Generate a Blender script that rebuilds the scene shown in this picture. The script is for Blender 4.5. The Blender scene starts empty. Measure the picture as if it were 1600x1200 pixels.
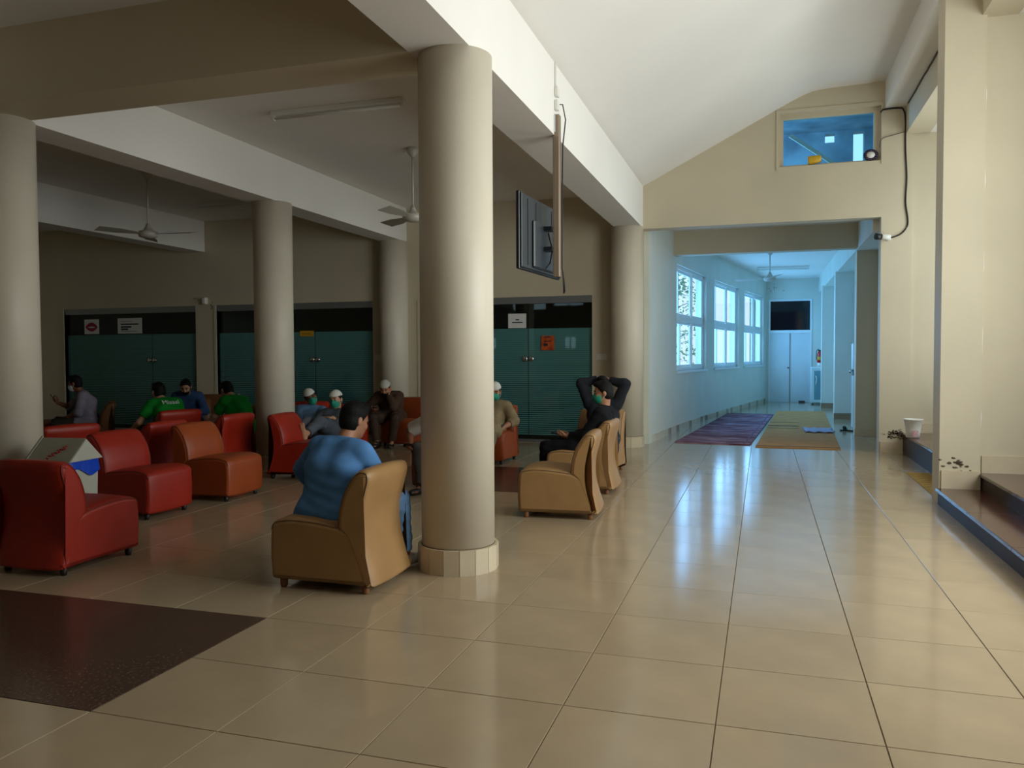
import bpy, math, random
import numpy as np
from mathutils import Vector, Matrix
random.seed(7)
PI = math.pi
S = bpy.context.scene
COL = S.collection

# ------------------------------------------------------------------ camera
CAM_H = 1.4186
def cam_axes(yaw=.302754, pitch=-.035517, roll=-.004692):
    c, s = math.cos(yaw), math.sin(yaw)
    f = np.array([-s, c, 0.]); r = np.array([c, s, 0.]); u = np.array([0, 0, 1.])
    c, s = math.cos(pitch), math.sin(pitch); f, u = f*c+u*s, u*c-f*s
    c, s = math.cos(roll), math.sin(roll); r, u = r*c+u*s, u*c-r*s
    return r, u, f
cr, cu, cf = cam_axes()
cam = bpy.data.cameras.new('camera'); cam.sensor_width = 36; cam.lens = 1257.7*36/1600
cam.clip_start = .05; cam.clip_end = 300
camo = bpy.data.objects.new('camera', cam); COL.objects.link(camo)
camo.matrix_world = Matrix(((cr[0], cu[0], -cf[0], 0), (cr[1], cu[1], -cf[1], 0), (cr[2], cu[2], -cf[2], CAM_H), (0, 0, 0, 1)))
S.camera = camo

# ------------------------------------------------------------------ world, light, exposure
S.view_settings.view_transform = 'Standard'; S.view_settings.look = 'None'
S.view_settings.gamma = 1; S.view_settings.use_curve_mapping = False
S.view_settings.exposure = -0.36
w = bpy.data.worlds.new('world'); S.world = w; w.use_nodes = True
bg = w.node_tree.nodes['Background']; bg.inputs[0].default_value = (.74, .92, 1.0, 1); bg.inputs[1].default_value = 1.8
S.cycles.use_denoising = True
S.cycles.max_bounces = 10; S.cycles.diffuse_bounces = 6; S.cycles.transparent_max_bounces = 16
S.cycles.sample_clamp_indirect = 8
def area(name, loc, direction, sx, sy, power, color):
    l = bpy.data.lights.new(name, 'AREA'); l.shape = 'RECTANGLE'; l.size = sx; l.size_y = sy
    l.energy = power; l.color = color
    o = bpy.data.objects.new(name, l); COL.objects.link(o); o.location = loc
    o.rotation_euler = Vector(direction).to_track_quat('-Z', 'Y').to_euler()
    return o
DAY = (1.0, .955, .90)
# daylight entering by the tall windows of the entrance bays on the right
area('daylight_entrance_bay', (3.22, 5.0, 2.55), (-1, 0, 0), 4.1, 3.2, 350, DAY)
area('daylight_far_bay', (3.22, 10.65, 2.5), (-1, 0, 0), 3.0, 3.2, 110, DAY)
# blue skylight through the corridor windows
SKY = (.16, .50, 1.0)
area('skylight_corridor_window_near', (-1.62, 16.2, 2.1), (1, -.125, 0), 3.0, 1.9, 135, SKY)
area('skylight_corridor_window_middle', (-1.05, 19.9, 2.1), (1, -.165, 0), 2.6, 1.9, 135, SKY)
area('skylight_corridor_window_far', (-.48, 23.3, 2.1), (1, -.18, 0), 2.6, 1.9, 135, SKY)
area('fill_upper_room', (-.9, 14.4, 4.9), (1, .15, -.1), 1.2, 1.0, 80, (.30, .68, 1.0))  # unseen lamp added inside the upper room to brighten its walls

# ------------------------------------------------------------------ helpers
def lin(h):
    v = [int(h[i:i+2], 16)/255 for i in (0, 2, 4)]
    return tuple((x/12.92 if x <= .04045 else ((x+.055)/1.055)**2.4) for x in v)+(1,)
def N(nt, t, **kw):
    n = nt.nodes.new(t)
    for k, v in kw.items(): setattr(n, k, v)
    return n
def mat(name, col, rough=.6, spec=.5, var=0., vscale=3., bump=0., bscale=60., col2=None, metal=0., coat=0., rnd=0.):
    m = bpy.data.materials.new(name); m.use_nodes = True; nt = m.node_tree
    b = nt.nodes['Principled BSDF']; c = lin(col) if isinstance(col, str) else col
    b.inputs['Base Color'].default_value = c; b.inputs['Roughness'].default_value = rough
    b.inputs['Specular IOR Level'].default_value = spec; b.inputs['Metallic'].default_value = metal
    b.inputs['Coat Weight'].default_value = coat
    tc = N(nt, 'ShaderNodeTexCoord')
    if var or col2:
        nz = N(nt, 'ShaderNodeTexNoise'); nz.inputs['Scale'].default_value = vscale; nz.inputs['Detail'].default_value = 5
        nt.links.new(tc.outputs['Object'], nz.inputs['Vector'])
        rmp = N(nt, 'ShaderNodeValToRGB')
        rmp.color_ramp.elements[0].position = .32; rmp.color_ramp.elements[1].position = .68
        d = lin(col2) if col2 else tuple(x*(1-var) for x in c[:3])+(1,)
        rmp.color_ramp.elements[0].color = d
        rmp.color_ramp.elements[1].color = c if col2 else tuple(min(1, x*(1+var*.5)) for x in c[:3])+(1,)
        nt.links.new(nz.outputs['Fac'], rmp.inputs['Fac'])
        out = rmp.outputs['Color']
        if rnd:
            oi = N(nt, 'ShaderNodeObjectInfo'); hs = N(nt, 'ShaderNodeHueSaturation')
            mr = N(nt, 'ShaderNodeMapRange'); mr.inputs['To Min'].default_value = 1-rnd; mr.inputs['To Max'].default_value = 1+rnd
            nt.links.new(oi.outputs['Random'], mr.inputs['Value']); nt.links.new(mr.outputs[0], hs.inputs['Value'])
            nt.links.new(out, hs.inputs['Color']); out = hs.outputs['Color']
        nt.links.new(out, b.inputs['Base Color'])
    if bump:
        nz = N(nt, 'ShaderNodeTexNoise'); nz.inputs['Scale'].default_value = bscale; nz.inputs['Detail'].default_value = 4
        nt.links.new(tc.outputs['Object'], nz.inputs['Vector'])
        bp = N(nt, 'ShaderNodeBump'); bp.inputs['Strength'].default_value = bump; bp.inputs['Distance'].default_value = .01
        nt.links.new(nz.outputs['Fac'], bp.inputs['Height']); nt.links.new(bp.outputs['Normal'], b.inputs['Normal'])
    return m
class MB:
    """collects quads/polys, then links them as one mesh object"""
    def __init__(s): s.v = []; s.f = []; s.sm = []
    def poly(s, pts, faces, smooth=False):
        o = len(s.v); s.v += [tuple(p) for p in pts]; s.f += [[i+o for i in f] for f in faces]; s.sm += [smooth]*len(faces)
        return s
    def box(s, x0, x1, y0, y1, z0, z1):
        p = [(x0,y0,z0),(x1,y0,z0),(x1,y1,z0),(x0,y1,z0),(x0,y0,z1),(x1,y0,z1),(x1,y1,z1),(x0,y1,z1)]
        return s.poly(p, [(3,2,1,0),(4,5,6,7),(0,1,5,4),(1,2,6,5),(2,3,7,6),(3,0,4,7)])
    def bbox(s, x0, x1, y0, y1, z0, z1, b=.01):
        """box with chamfered edges"""
        P = []; 
        for sx in (0, 1):
            for sy in (0, 1):
                for sz in (0, 1):
                    X = (x0, x1)[sx]; Y = (y0, y1)[sy]; Z = (z0, z1)[sz]
                    ix = X+(b if sx == 0 else -b); iy = Y+(b if sy == 0 else -b); iz = Z+(b if sz == 0 else -b)
                    P += [(X, iy, iz), (ix, Y, iz), (ix, iy, Z)]
        idx = lambda sx, sy, sz, a: (sx*4+sy*2+sz)*3+a
        F = []
        for a in range(3):
            for d in (0, 1):
                o = [k for k in range(3) if k != a]
                q = []
                for (m, n) in ((0,0),(1,0),(1,1),(0,1)):
                    k = [0,0,0]; k[a] = d; k[o[0]] = m; k[o[1]] = n; q.append(idx(*k, a))
                fl = (d == 1) ^ (a == 1)
                F.append(q if fl else q[::-1])
        for a in range(3):
            o = [k for k in range(3) if k != a]
            for m in (0,1):
                for n in (0,1):
                    k0 = [0,0,0]; k0[o[0]] = m; k0[o[1]] = n; k1 = list(k0); k1[a] = 1
                    F.append([idx(*k0, o[0]), idx(*k1, o[0]), idx(*k1, o[1]), idx(*k0, o[1])])
        for sx in (0,1):
            for sy in (0,1):
                for sz in (0,1): F.append([idx(sx,sy,sz,0), idx(sx,sy,sz,1), idx(sx,sy,sz,2)])
        return s.poly(P, F)
    def prism(s, prof, axis, a0, a1, smooth=False):
        """extrude a closed 2-D profile along an axis (profile in the two other axes, in order)"""
        n = len(prof)
        def pt(p, a):
            return {'x': (a, p[0], p[1]), 'y': (p[0], a, p[1]), 'z': (p[0], p[1], a)}[axis]
        P = [pt(p, a0) for p in prof]+[pt(p, a1) for p in prof]
        o = len(s.v); s.v += P
        for i in range(n):
            j = (i+1) % n; s.f.append([o+i, o+j, o+n+j, o+n+i]); s.sm.append(smooth)
        s.f.append([o+i for i in range(n)][::-1]); s.f.append([o+n+i for i in range(n)]); s.sm += [False, False]
        return s
    def lathe(s, prof, c=(0,0,0), n=32, smooth=True, cap=True):
        o = len(s.v); m = len(prof)
        for k in range(n):
            a = 2*PI*k/n
            for r, z in prof: s.v.append((c[0]+r*math.cos(a), c[1]+r*math.sin(a), c[2]+z))
        for k in range(n):
            k2 = (k+1) % n
            for i in range(m-1):
                s.f.append([o+k*m+i, o+k2*m+i, o+k2*m+i+1, o+k*m+i+1]); s.sm.append(smooth)
        if cap:
            s.f.append([o+k*m for k in range(n)][::-1]); s.f.append([o+k*m+m-1 for k in range(n)]); s.sm += [False, False]
        return s
    def tube(s, pts, r, n=8, r1=None):
        pts = [Vector(p) for p in pts]; o = len(s.v); m = len(pts); r1 = r if r1 is None else r1
        for i, p in enumerate(pts):
            t = (pts[min(i+1, m-1)]-pts[max(i-1, 0)]).normalized()
            a = t.cross(Vector((0, 0, 1)) if abs(t.z) < .9 else Vector((1, 0, 0))).normalized(); b = t.cross(a)
            rr = r+(r1-r)*i/max(1, m-1)
            for k in range(n):
                q = 2*PI*k/n; s.v.append(tuple(p+a*math.cos(q)*rr+b*math.sin(q)*rr))
        for i in range(m-1):
            for k in range(n):
                k2 = (k+1) % n; s.f.append([o+i*n+k, o+i*n+k2, o+(i+1)*n+k2, o+(i+1)*n+k]); s.sm.append(True)
        s.f.append([o+k for k in range(n)][::-1]); s.f.append([o+(m-1)*n+k for k in range(n)]); s.sm += [False, False]
        return s
    def mesh(s, name, m):
        me = bpy.data.meshes.new(name); me.from_pydata(s.v, [], s.f); me.update()
        me.polygons.foreach_set('use_smooth', s.sm)
        if m: me.materials.append(m)
        import bmesh
        bm = bmesh.new(); bm.from_mesh(me); bmesh.ops.recalc_face_normals(bm, faces=bm.faces); bm.to_mesh(me); bm.free()
        return me
    def build(s, name, m, parent=None, **t):
        o = bpy.data.objects.new(name, s.mesh(name, m)); COL.objects.link(o); o.parent = parent
        return tag(o, **t)
def tag(o, label=None, cat=None, group=None, kind=None):
    if label: o['label'] = label
    if cat: o['category'] = cat
    if group: o['group'] = group
    if kind: o['kind'] = kind
    return o
def empty(name, loc=(0,0,0), rz=0, **t):
    o = bpy.data.objects.new(name, None); COL.objects.link(o); o.location = loc; o.rotation_euler = (0, 0, rz)
    o.empty_display_size = .1
    return tag(o, **t)
def link(name, me, parent=None, loc=(0,0,0), rz=0):
    o = bpy.data.objects.new(name, me); COL.objects.link(o); o.parent = parent; o.location = loc; o.rotation_euler = (0,0,rz)
    return o
def copy_tree(o, parent=None):
    c = o.copy(); COL.objects.link(c); c.parent = parent
    for ch in list(o.children): copy_tree(ch, c)
    return c
def holed(mb, a0, a1, z0, z1, holes, put):
    """split a wall into boxes around its openings; put(a0,a1,z0,z1) adds one box"""
    xs = sorted({a0, a1, *[h[0] for h in holes], *[h[1] for h in holes]})
    for x0, x1 in zip(xs[:-1], xs[1:]):
        hs = sorted([(h[2], h[3]) for h in holes if h[0] <= x0+1e-6 and h[1] >= x1-1e-6]); z = z0
        for h0, h1 in hs:
            if h0 > z+1e-6: put(x0, x1, z, h0)
            z = h1
        if z < z1-1e-6: put(x0, x1, z, z1)
def struct(name, mb, m, label, parent=None):
    return mb.build(name, m, parent, label=label, kind='structure')

# ------------------------------------------------------------------ materials
M = {}
M['cream'] = mat('cream_wall_paint', 'cbbfa6', .55, .3, var=.05, vscale=1.2, bump=.05, bscale=90)
M['white'] = mat('white_ceiling_paint', 'e6e1da', .7, .2, var=.03, vscale=1.0, bump=.04, bscale=70)
M['column'] = mat('cream_column_paint', 'd2c7b4', .42, .4, var=.06, vscale=1.6, bump=.04, bscale=50)
M['pale'] = mat('pale_corridor_paint', 'd4d6cc', .5, .3, var=.05, vscale=1.5, bump=.05)
M['tile'] = mat('beige_floor_tile', 'a89478', .13, .5, var=.10, vscale=2.6, col2=None, rnd=.03)
M['grout'] = mat('grout', '5a4730', .8)
M['skirt'] = mat('beige_skirting_tile', 'cbbba0', .3, .5, var=.12, vscale=4, rnd=.05)
M['skirt2'] = mat('brown_skirting_tile', '94785c', .3, .5, var=.12, vscale=4)
M['granite'] = mat('dark_granite', '5e4638', .24, .45, col2='2c1c16', vscale=70)
M['maroon'] = mat('maroon_step_granite', '5a382e', .14, .5, col2='3a211b', vscale=90)
M['riser'] = mat('dull_maroon_riser', '43302a', .5, .25, col2='2e1f1b', vscale=90)
M['alu'] = mat('brushed_aluminium', '9aa0a6', .4, metal=.85)
M['upvc'] = mat('white_window_frame', 'e4e9ea', .4)
M['doorp'] = mat('white_door_paint', 'd8dee0', .45, var=.05, vscale=2)
M['black'] = mat('black_plastic', '14161a', .35)
M['wire'] = mat('black_cable', '1a1512', .6)
M['plastic'] = mat('white_plastic', 'dcdad2', .35)
M['wood'] = mat('dark_wood', '4a2d1e', .5, var=.2, vscale=8)
M['chrome'] = mat('chrome', 'c8ccd0', .15, metal=1.)
M['fanm'] = mat('fan_enamel', 'bdb7aa', .35)
M['crumb'] = mat('crumbled_plaster', '5d4f3c', .95, bump=.6, bscale=80, var=.4, vscale=40)
def glass_mat(name, tint, refl=.12, rough=.02):
    m = bpy.data.materials.new(name); m.use_nodes = True; nt = m.node_tree
    nt.nodes.remove(nt.nodes['Principled BSDF']); out = nt.nodes['Material Output']
    tr = N(nt, 'ShaderNodeBsdfTransparent'); tr.inputs[0].default_value = tint
    gl = N(nt, 'ShaderNodeBsdfGlossy'); gl.inputs['Roughness'].default_value = rough
    mx = N(nt, 'ShaderNodeMixShader')
    lw = N(nt, 'ShaderNodeLayerWeight'); lw.inputs['Blend'].default_value = .5
    pw = N(nt, 'ShaderNodeMath', operation='POWER'); pw.inputs[1].default_value = 5.0; nt.links.new(lw.outputs['Facing'], pw.inputs[0])
    mt = N(nt, 'ShaderNodeMath', operation='MULTIPLY_ADD'); mt.inputs[1].default_value = .6; mt.inputs[2].default_value = refl
    nt.links.new(pw.outputs[0], mt.inputs[0]); nt.links.new(mt.outputs[0], mx.inputs[0])
    nt.links.new(tr.outputs[0], mx.inputs[1]); nt.links.new(gl.outputs[0], mx.inputs[2]); nt.links.new(mx.outputs[0], out.inputs[0])
    return m
M['glass'] = glass_mat('clear_window_glass', (.95, .99, 1, 1), .015)
M['dglass'] = glass_mat('tinted_door_glass', (.86, .95, .95, 1), .03)
M['bglass'] = glass_mat('blue_dusty_glass', (.62, .86, 1, 1), .03, .1)
M['kglass'] = mat('dark_transom_glass', '0c141c', .06, .6)
def film_mat():
    """frosted privacy film: horizontal bands of frosting with clear lines that widen towards the floor"""
    m = bpy.data.materials.new('frosted_stripe_film'); m.use_nodes = True; nt = m.node_tree
    nt.nodes.remove(nt.nodes['Principled BSDF']); out = nt.nodes['Material Output']
    tc = N(nt, 'ShaderNodeTexCoord'); sp = N(nt, 'ShaderNodeSeparateXYZ'); nt.links.new(tc.outputs['Object'], sp.inputs[0])
    md = N(nt, 'ShaderNodeMath', operation='MULTIPLY'); md.inputs[1].default_value = 1/.034
    fr = N(nt, 'ShaderNodeMath', operation='FRACT'); nt.links.new(sp.outputs['Z'], md.inputs[0]); nt.links.new(md.outputs[0], fr.inputs[0])
    mr = N(nt, 'ShaderNodeMapRange'); mr.inputs['From Min'].default_value = .2; mr.inputs['From Max'].default_value = 1.85
    mr.inputs['To Min'].default_value = .62; mr.inputs['To Max'].default_value = .98
    nt.links.new(sp.outputs['Z'], mr.inputs['Value'])
    lt = N(nt, 'ShaderNodeMath', operation='LESS_THAN'); nt.links.new(fr.outputs[0], lt.inputs[0]); nt.links.new(mr.outputs[0], lt.inputs[1])
    fz = N(nt, 'ShaderNodeMath', operation='MULTIPLY'); fz.inputs[1].default_value = .85; nt.links.new(lt.outputs[0], fz.inputs[0])
    df = N(nt, 'ShaderNodeBsdfDiffuse'); df.inputs[0].default_value = lin('86b4b2')
    ts = N(nt, 'ShaderNodeBsdfTranslucent'); ts.inputs[0].default_value = lin('9cc0be')
    ad = N(nt, 'ShaderNodeMixShader'); ad.inputs[0].default_value = .35; nt.links.new(df.outputs[0], ad.inputs[1]); nt.links.new(ts.outputs[0], ad.inputs[2])
    tr = N(nt, 'ShaderNodeBsdfTransparent'); mx = N(nt, 'ShaderNodeMixShader')
    nt.links.new(fz.outputs[0], mx.inputs[0]); nt.links.new(tr.outputs[0], mx.inputs[1]); nt.links.new(ad.outputs[0], mx.inputs[2])
    nt.links.new(mx.outputs[0], out.inputs[0]); return m
M['film'] = film_mat()

# ------------------------------------------------------------------ geometry constants (metres)
YW = 12.75           # wall with the glass doors
YG = 12.55           # gable wall over the corridor mouth
ZB, ZC = 3.38, 3.95  # underside of beams, flat ceiling
XL, YR = -14.4, -6.2 # left and rear walls
XO = 3.1             # outer wall of the bays
T = .6; TX0, TY0 = -1.9674, 2.53   # tile pitch and one grid crossing

# ------------------------------------------------------------------ floor
fb = MB().box(XL-.2, 1.9, YR-.2, YW, -.12, -.004)
fb.box(-2.4, 2.2, YW, 25.2, -.12, -.004)
floor = struct('floor', fb, M['grout'], 'glossy beige tiled floor of the waiting hall and corridor')
GR = [(-4.967, -2.567, 2.53, 3.73), (-4.367, -1.967, 7.93, 9.73)]
def tile_mesh(w, d, g=.002, b=.0015):
    m = MB(); a0, a1, c0, c1 = g, w-g, g, d-g
    P = [(a0,c0,-.005),(a1,c0,-.005),(a1,c1,-.005),(a0,c1,-.005),(a0,c0,-b),(a1,c0,-b),(a1,c1,-b),(a0,c1,-b),
         (a0+b,c0+b,0),(a1-b,c0+b,0),(a1-b,c1-b,0),(a0+b,c1-b,0)]
    F = [(8,9,10,11)]+[(i,(i+1)%4,4+(i+1)%4,4+i) for i in range(4)]+[(4+i,4+(i+1)%4,8+(i+1)%4,8+i) for i in range(4)]
    return m.poly(P, F)
tme = tile_mesh(T, T).mesh('tile', M['tile'])
def project(p):
    d = np.array(p)-np.array([0, 0, CAM_H]); z = d@cf
    return (800+1257.7*(d@cr)/z, 600-1257.7*(d@cu)/z, z)
cells = []
for i in range(-25, 8):
    for j in range(-16, 40):
        x0, y0 = TX0+i*T, TY0+j*T
        cx, cy = x0+T/2, y0+T/2
        if y0 < YW-.3:
            if not (XL-.1 < cx and x0 < 1.89 and y0+T > YR): continue
        elif not (-2.3 < cx < 1.95 and cy < 25.2): continue
        if any(a-.01 < cx < b+.01 and c-.01 < cy < d+.01 for a, b, c, d in GR): continue
        u, v, z = project((cx, cy, 0))
        vis = z > .3 and -150 < u < 1750 and v < 1290
        cells.append((not vis, math.hypot(cx, cy), x0, y0))
cells.sort()
rest = MB()
for k, (nv, d, x0, y0) in enumerate(cells):
    if k < 300 and not nv: link('tile', tme, floor, (x0, y0, 0))
    else:
        t = tile_mesh(T, T); rest.poly([(p[0]+x0, p[1]+y0, p[2]) for p in t.v], t.f)
rest.build('tile_field', M['tile'], floor, kind='stuff')
for a, b, c, d in GR:
    g = tile_mesh(b-a, d-c).build('granite_inlay', M['granite'], floor, label='dark brown granite slab set flush in the tiles'); g.location = (a, c, 0)

# ------------------------------------------------------------------ columns
def column(x, y, label, top=ZB, r=.245, rb=.272):
    o = empty('column', (x, y, 0), label=label, kind='structure')
    MB().lathe([(r, .1), (r, top)], n=48).build('shaft', M['column'], o)
    MB().lathe([(r+.004, .02), (r+.004, .165), (r-.004, .175)], n=48).build('core', M['grout'], o)
    n = 16
    for k in range(n):
        a0, a1 = 2*PI*k/n+.006, 2*PI*(k+1)/n-.006
        P = [(q*math.cos(a), q*math.sin(a), z) for z in (0, .165) for q, a in ((r, a0), (r, a1), (rb, a1), (rb, a0))]
        MB().poly(P, [(3,2,1,0),(4,5,6,7),(0,1,5,4),(1,2,6,5),(2,3,7,6),(3,0,4,7)]).build('base_tile', M['skirt'], o)
    return o
column(-1.955, 5.03, 'large cream round column beside the tan chair in the foreground')
column(-2.02, 12.46, 'far cream round column at the left edge of the corridor mouth')
column(-6.03, 5.17, 'cream round column at the left edge, behind the bin')
column(-6.03, 9.02, 'cream round column rising behind the orange chair with bare feet on it')
column(-6.09, 12.68, 'distant cream column by the back wall, above the man in the grey cap')
column(-10.2, 5.17, 'cream round column out past the left edge of the view')

# ------------------------------------------------------------------ beams and ceilings
struct('beam', MB().box(-2.2, -1.79, YR, YW, ZB, 4.02), M['white'], 'long white beam running from the front column to the corridor')
struct('beam', MB().box(-6.27, -5.87, YR, YW, ZB, ZC), M['white'], 'white beam over the middle row of columns')
struct('beam', MB().box(-10.4, -10.0, YR, YW, ZB, ZC), M['white'], 'dim white beam far left behind the ceiling fan')
struct('beam', MB().box(XL, -2.2, 4.82, 5.24, ZB-.002, ZC), M['cream'], 'shaded cross beam from the left column to the front column')
struct('ceiling', MB().box(XL, -2.0, YR, YW, ZC, ZC+.2), M['white'], 'flat white ceiling over the seating area')
vp = [(-2.0, 4.0), (-1.78, 4.02)]
for k in range(25):   # straight slope easing into the nearly level crown
    a = k/24; x = -1.7+3.34*a; zs = 4.02+.5026*(x+1.78); zt = 5.225+.03*(x-.4)
    vp.append((x, -.035*math.log(math.exp(-zs/.035)+math.exp(-zt/.035))))
vp.append((2.6, 5.29))
vv = MB(); n = len(vp)
vv.poly([(x, y, z) for y in (YR, YG+.05) for x, z in vp], [(i, i+1, n+i+1, n+i) for i in range(n-1)], True)
vv.box(-2.0, 2.6, YR, YG+.05, 5.34, 5.6)
struct('ceiling', vv, M['white'], 'sloping white vault ceiling rising over the walkway')
struct('beam', MB().box(1.62, 2.2, YR, YG, 4.88, 5.32), M['white'], 'cream downstand under the vault along the right side')
struct('beam', MB().box(1.89, 2.2, YR, YG, 4.5, 4.885), M['cream'], 'beam with a long dark crack over the right hand bays')
cr_pts = [(1.885, 8.75+k*.19+random.uniform(-.03, .03), 4.874+random.uniform(-.012, .004)) for k in range(20)]
MB().tube(cr_pts, .012, 5).build('crack', M['crumb'], [o for o in COL.objects if o.name.startswith('beam')][-1])

# ------------------------------------------------------------------ walls
G = [(-13.37, -10.23), (-9.76, -6.53), (-5.62, -2.63)]; ZF = 2.38
wb = MB()
holed(wb, XL, -1.8, 0, ZC, [(a, b, 0, ZF) for a, b in G], lambda a, b, c, d: wb.box(a, b, YW, YW+.2, c, d))
wall_back = struct('wall_back', wb, M['cream'], 'cream back wall with three frosted glass entrances')
wg = MB()
holed(wg, -2.1, 1.985, 0, 5.4, [(-1.82, 1.585, -.1, 3.36), (.21, 1.575, 4.16, 4.93)], lambda a, b, c, d: wg.box(a, b, YG, YG+.25, c, d))
wall_g = struct('wall_gable', wg, M['cream'], 'cream gable wall above the corridor opening')
struct('wall_left', MB().box(XL-.2, XL, YR, YW+.2, 0, ZC), M['cream'], 'left wall of the hall beyond the view')
wr = MB()
RW = [(-9.95, -8.45, 3.25, 3.6), (-8.2, -6.9, 3.38, 3.6), (-7.75, -7.2, 1.65, 2.2), (-11.1, -10.6, 1.65, 2.2)]
holed(wr, XL, XO, 0, 5.6, RW, lambda a, b, c, d: wr.box(a, b, YR-.2, YR, c, d))
struct('wall_rear', wr, M['cream'], 'rear wall behind the viewpoint with windows')
wo = MB()
OW = [(2.9, 7.1, .9, 4.2), (9.2, 12.2, .9, 4.2)]
holed(wo, YR, 12.8, 0, 5.6, OW, lambda a, b, c, d: wo.box(XO, XO+.2, a, b, c, d))
struct('wall_right', wo, M['cream'], 'outer right wall with tall windows lighting the bays')
n_win = [0]
def next_win(): n_win[0] += 1; return 'window_%d' % n_win[0]
def window_x(x, a0, a1, z0, z1, label, bars=3):
    """window in a wall of constant x"""
    m = MB(); t = .05
    m.box(x, x+.08, a0, a1, z0, z0+t); m.box(x, x+.08, a0, a1, z1-t, z1)
    for k in range(bars+1):
        a = a0+(a1-a0-t)*k/bars; m.box(x, x+.08, a, a+t, z0+t, z1-t)
    o = m.build(next_win(), M['upvc'], label=label, kind='structure')
    for k in range(bars):
        a = a0+(a1-a0-t)*k/bars+t; MB().box(x+.035, x+.041, a, a0+(a1-a0-t)*(k+1)/bars, z0+t, z1-t).build('pane', M['glass'], o)
    return o
for (a, b, c, d), lab in zip(OW, ('tall white framed window of the near entrance bay', 'tall white framed window of the far bay')): window_x(XO+.06, a, b, c, d, lab)
def window_y(y, a0, a1, z0, z1, label, bars=2):
    m = MB(); t = .05
    m.box(a0, a1, y, y+.08, z0, z0+t); m.box(a0, a1, y, y+.08, z1-t, z1)
    for k in range(bars+1):
        a = a0+(a1-a0-t)*k/bars; m.box(a, a+t, y, y+.08, z0+t, z1-t)
    o = m.build(next_win(), M['upvc'], label=label, kind='structure')
    for k in range(bars):
        a = a0+(a1-a0-t)*k/bars+t; MB().box(a, a0+(a1-a0-t)*(k+1)/bars, y+.035, y+.041, z0+t, z1-t).build('pane', M['glass'], o)
    return o
for (a, b, c, d), lab in zip(RW, ('long narrow clerestory window high in the rear wall', 'short narrow clerestory window high in the rear wall', 'small square rear window under the short clerestory', 'small square rear window furthest left')): window_y(YR-.14, a, b, c, d, lab)
# right-hand bays: pillar, dividing wall, platform, steps
pil = struct('pillar', MB().box(1.585, 1.93, 8.4, 8.72, 0, 4.9), M['cream'], 'square cream pillar with chipped paint at the foot of the maroon steps')
struct('wall_bay', MB().box(1.93, XO, 8.47, 8.7, 0, 4.6), M['cream'], 'cream dividing wall beside the square pillar above the steps')
struct('wall_bay_far', MB().box(1.98, XO, YG+.03, YG+.25, 0, 5.4), M['cream'], 'cream end wall of the far bay behind the bucket')
struct('ceiling', MB().box(2.2, XO, YR, YG+.1, 4.505, 4.6), M['white'], 'white soffit over the right hand bays')
# cable crack on the dividing wall joint, plaster chips
MB().tube([(1.935+.012*math.sin(k*1.7), 8.468, .62+k*.2) for k in range(20)], .006, 5).build('paint_crack', M['white'], pil)
def chips(parent, c, ax, n, w, h, seed):
    rnd = random.Random(seed); m = MB()
    for _ in range(n):
        px, pz = rnd.gauss(0, w), rnd.gauss(0, h); s = rnd.uniform(.004, .014); k = 7; a0 = rnd.random()*6
        pts = [(px+s*rnd.uniform(.6, 1.5)*math.cos(a0+2*PI*q/k)*1.5, pz+s*rnd.uniform(.4, 1.1)*math.sin(a0+2*PI*q/k)) for q in range(k)]
        P = [(c[0]+p, c[1], c[2]+q) for p, q in pts]+[(c[0]+p, c[1]+.004, c[2]+q) for p, q in pts]
        m.poly(P, [list(range(k)), list(range(k, 2*k))[::-1]]+[(i, (i+1)%k, k+(i+1)%k, k+i) for i in range(k)])
    m.build('flaked_paint', M['crumb'], parent)
chips(pil, (1.74, 8.397, .37), 0, 22, .075, .04, 3)
chips(wall_g, (1.80, YG-.003, .26), 0, 90, .07, .03, 5)
def slabs(name, label, x0, x1, y0, y1, z0, z1, n):
    o = empty(name, (0,0,0), label=label, kind='structure')
    for k in range(n):
        a, b = y0+(y1-y0)*k/n+.001, y0+(y1-y0)*(k+1)/n-.001
        MB().box(x0+.02, x1, a, b, z0, z1-.03).build('riser_slab', M['riser'], o)
        MB().bbox(x0, x1, a, b, z1-.03, z1, .004).build('tread_slab', M['maroon'], o)
    return o
slabs('steps', 'lower maroon granite step at the right edge', 1.555, 1.95, YR, 8.39, 0, .15, 12)
slabs('steps', 'upper maroon granite landing step beside the square pillar', 1.92, XO, YR, 8.46, .0, .30, 12)
slabs('steps', 'maroon granite step in the far bay under the white bucket', 1.88, XO, 8.73, YG, 0, .29, 4)
# skirting
def skirting(name, label, pts, h=.13, t=.018, piece=.6, alt=False, z=0, mats=('skirt', 'skirt')):
    o = empty(name, (0,0,0), label=label, kind='structure'); n = 0
    for (a, b) in zip(pts[:-1], pts[1:]):
        a, b = Vector(a), Vector(b); L = (b-a).length; d = (b-a)/L; nrm = Vector((d.y, -d.x)); s = 0
        while s < L-.01:
            l = (.25 if (alt and n % 2) else piece); e = min(L, s+l); p, q = a+d*(s+.0015), a+d*(e-.0015)
            P = [(r.x, r.y, zz) for zz in (z, z+h) for r in (p, q, q+nrm*t, p+nrm*t)]
            MB().poly(P, [(3,2,1,0),(4,5,6,7),(0,1,5,4),(1,2,6,5),(2,3,7,6),(3,0,4,7)]).build('skirting_tile', M[mats[n % 2]], o)
            s = e; n += 1
    return o
skirting('baseboard_back', 'low beige skirting between the glass entrances', [(-2.63, YW), (-2.2, YW)][::1])
skirting('baseboard_gable', 'beige skirting at the foot of the gable wall right pier', [(1.6, YG), (1.9, YG)], h=.16)
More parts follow.
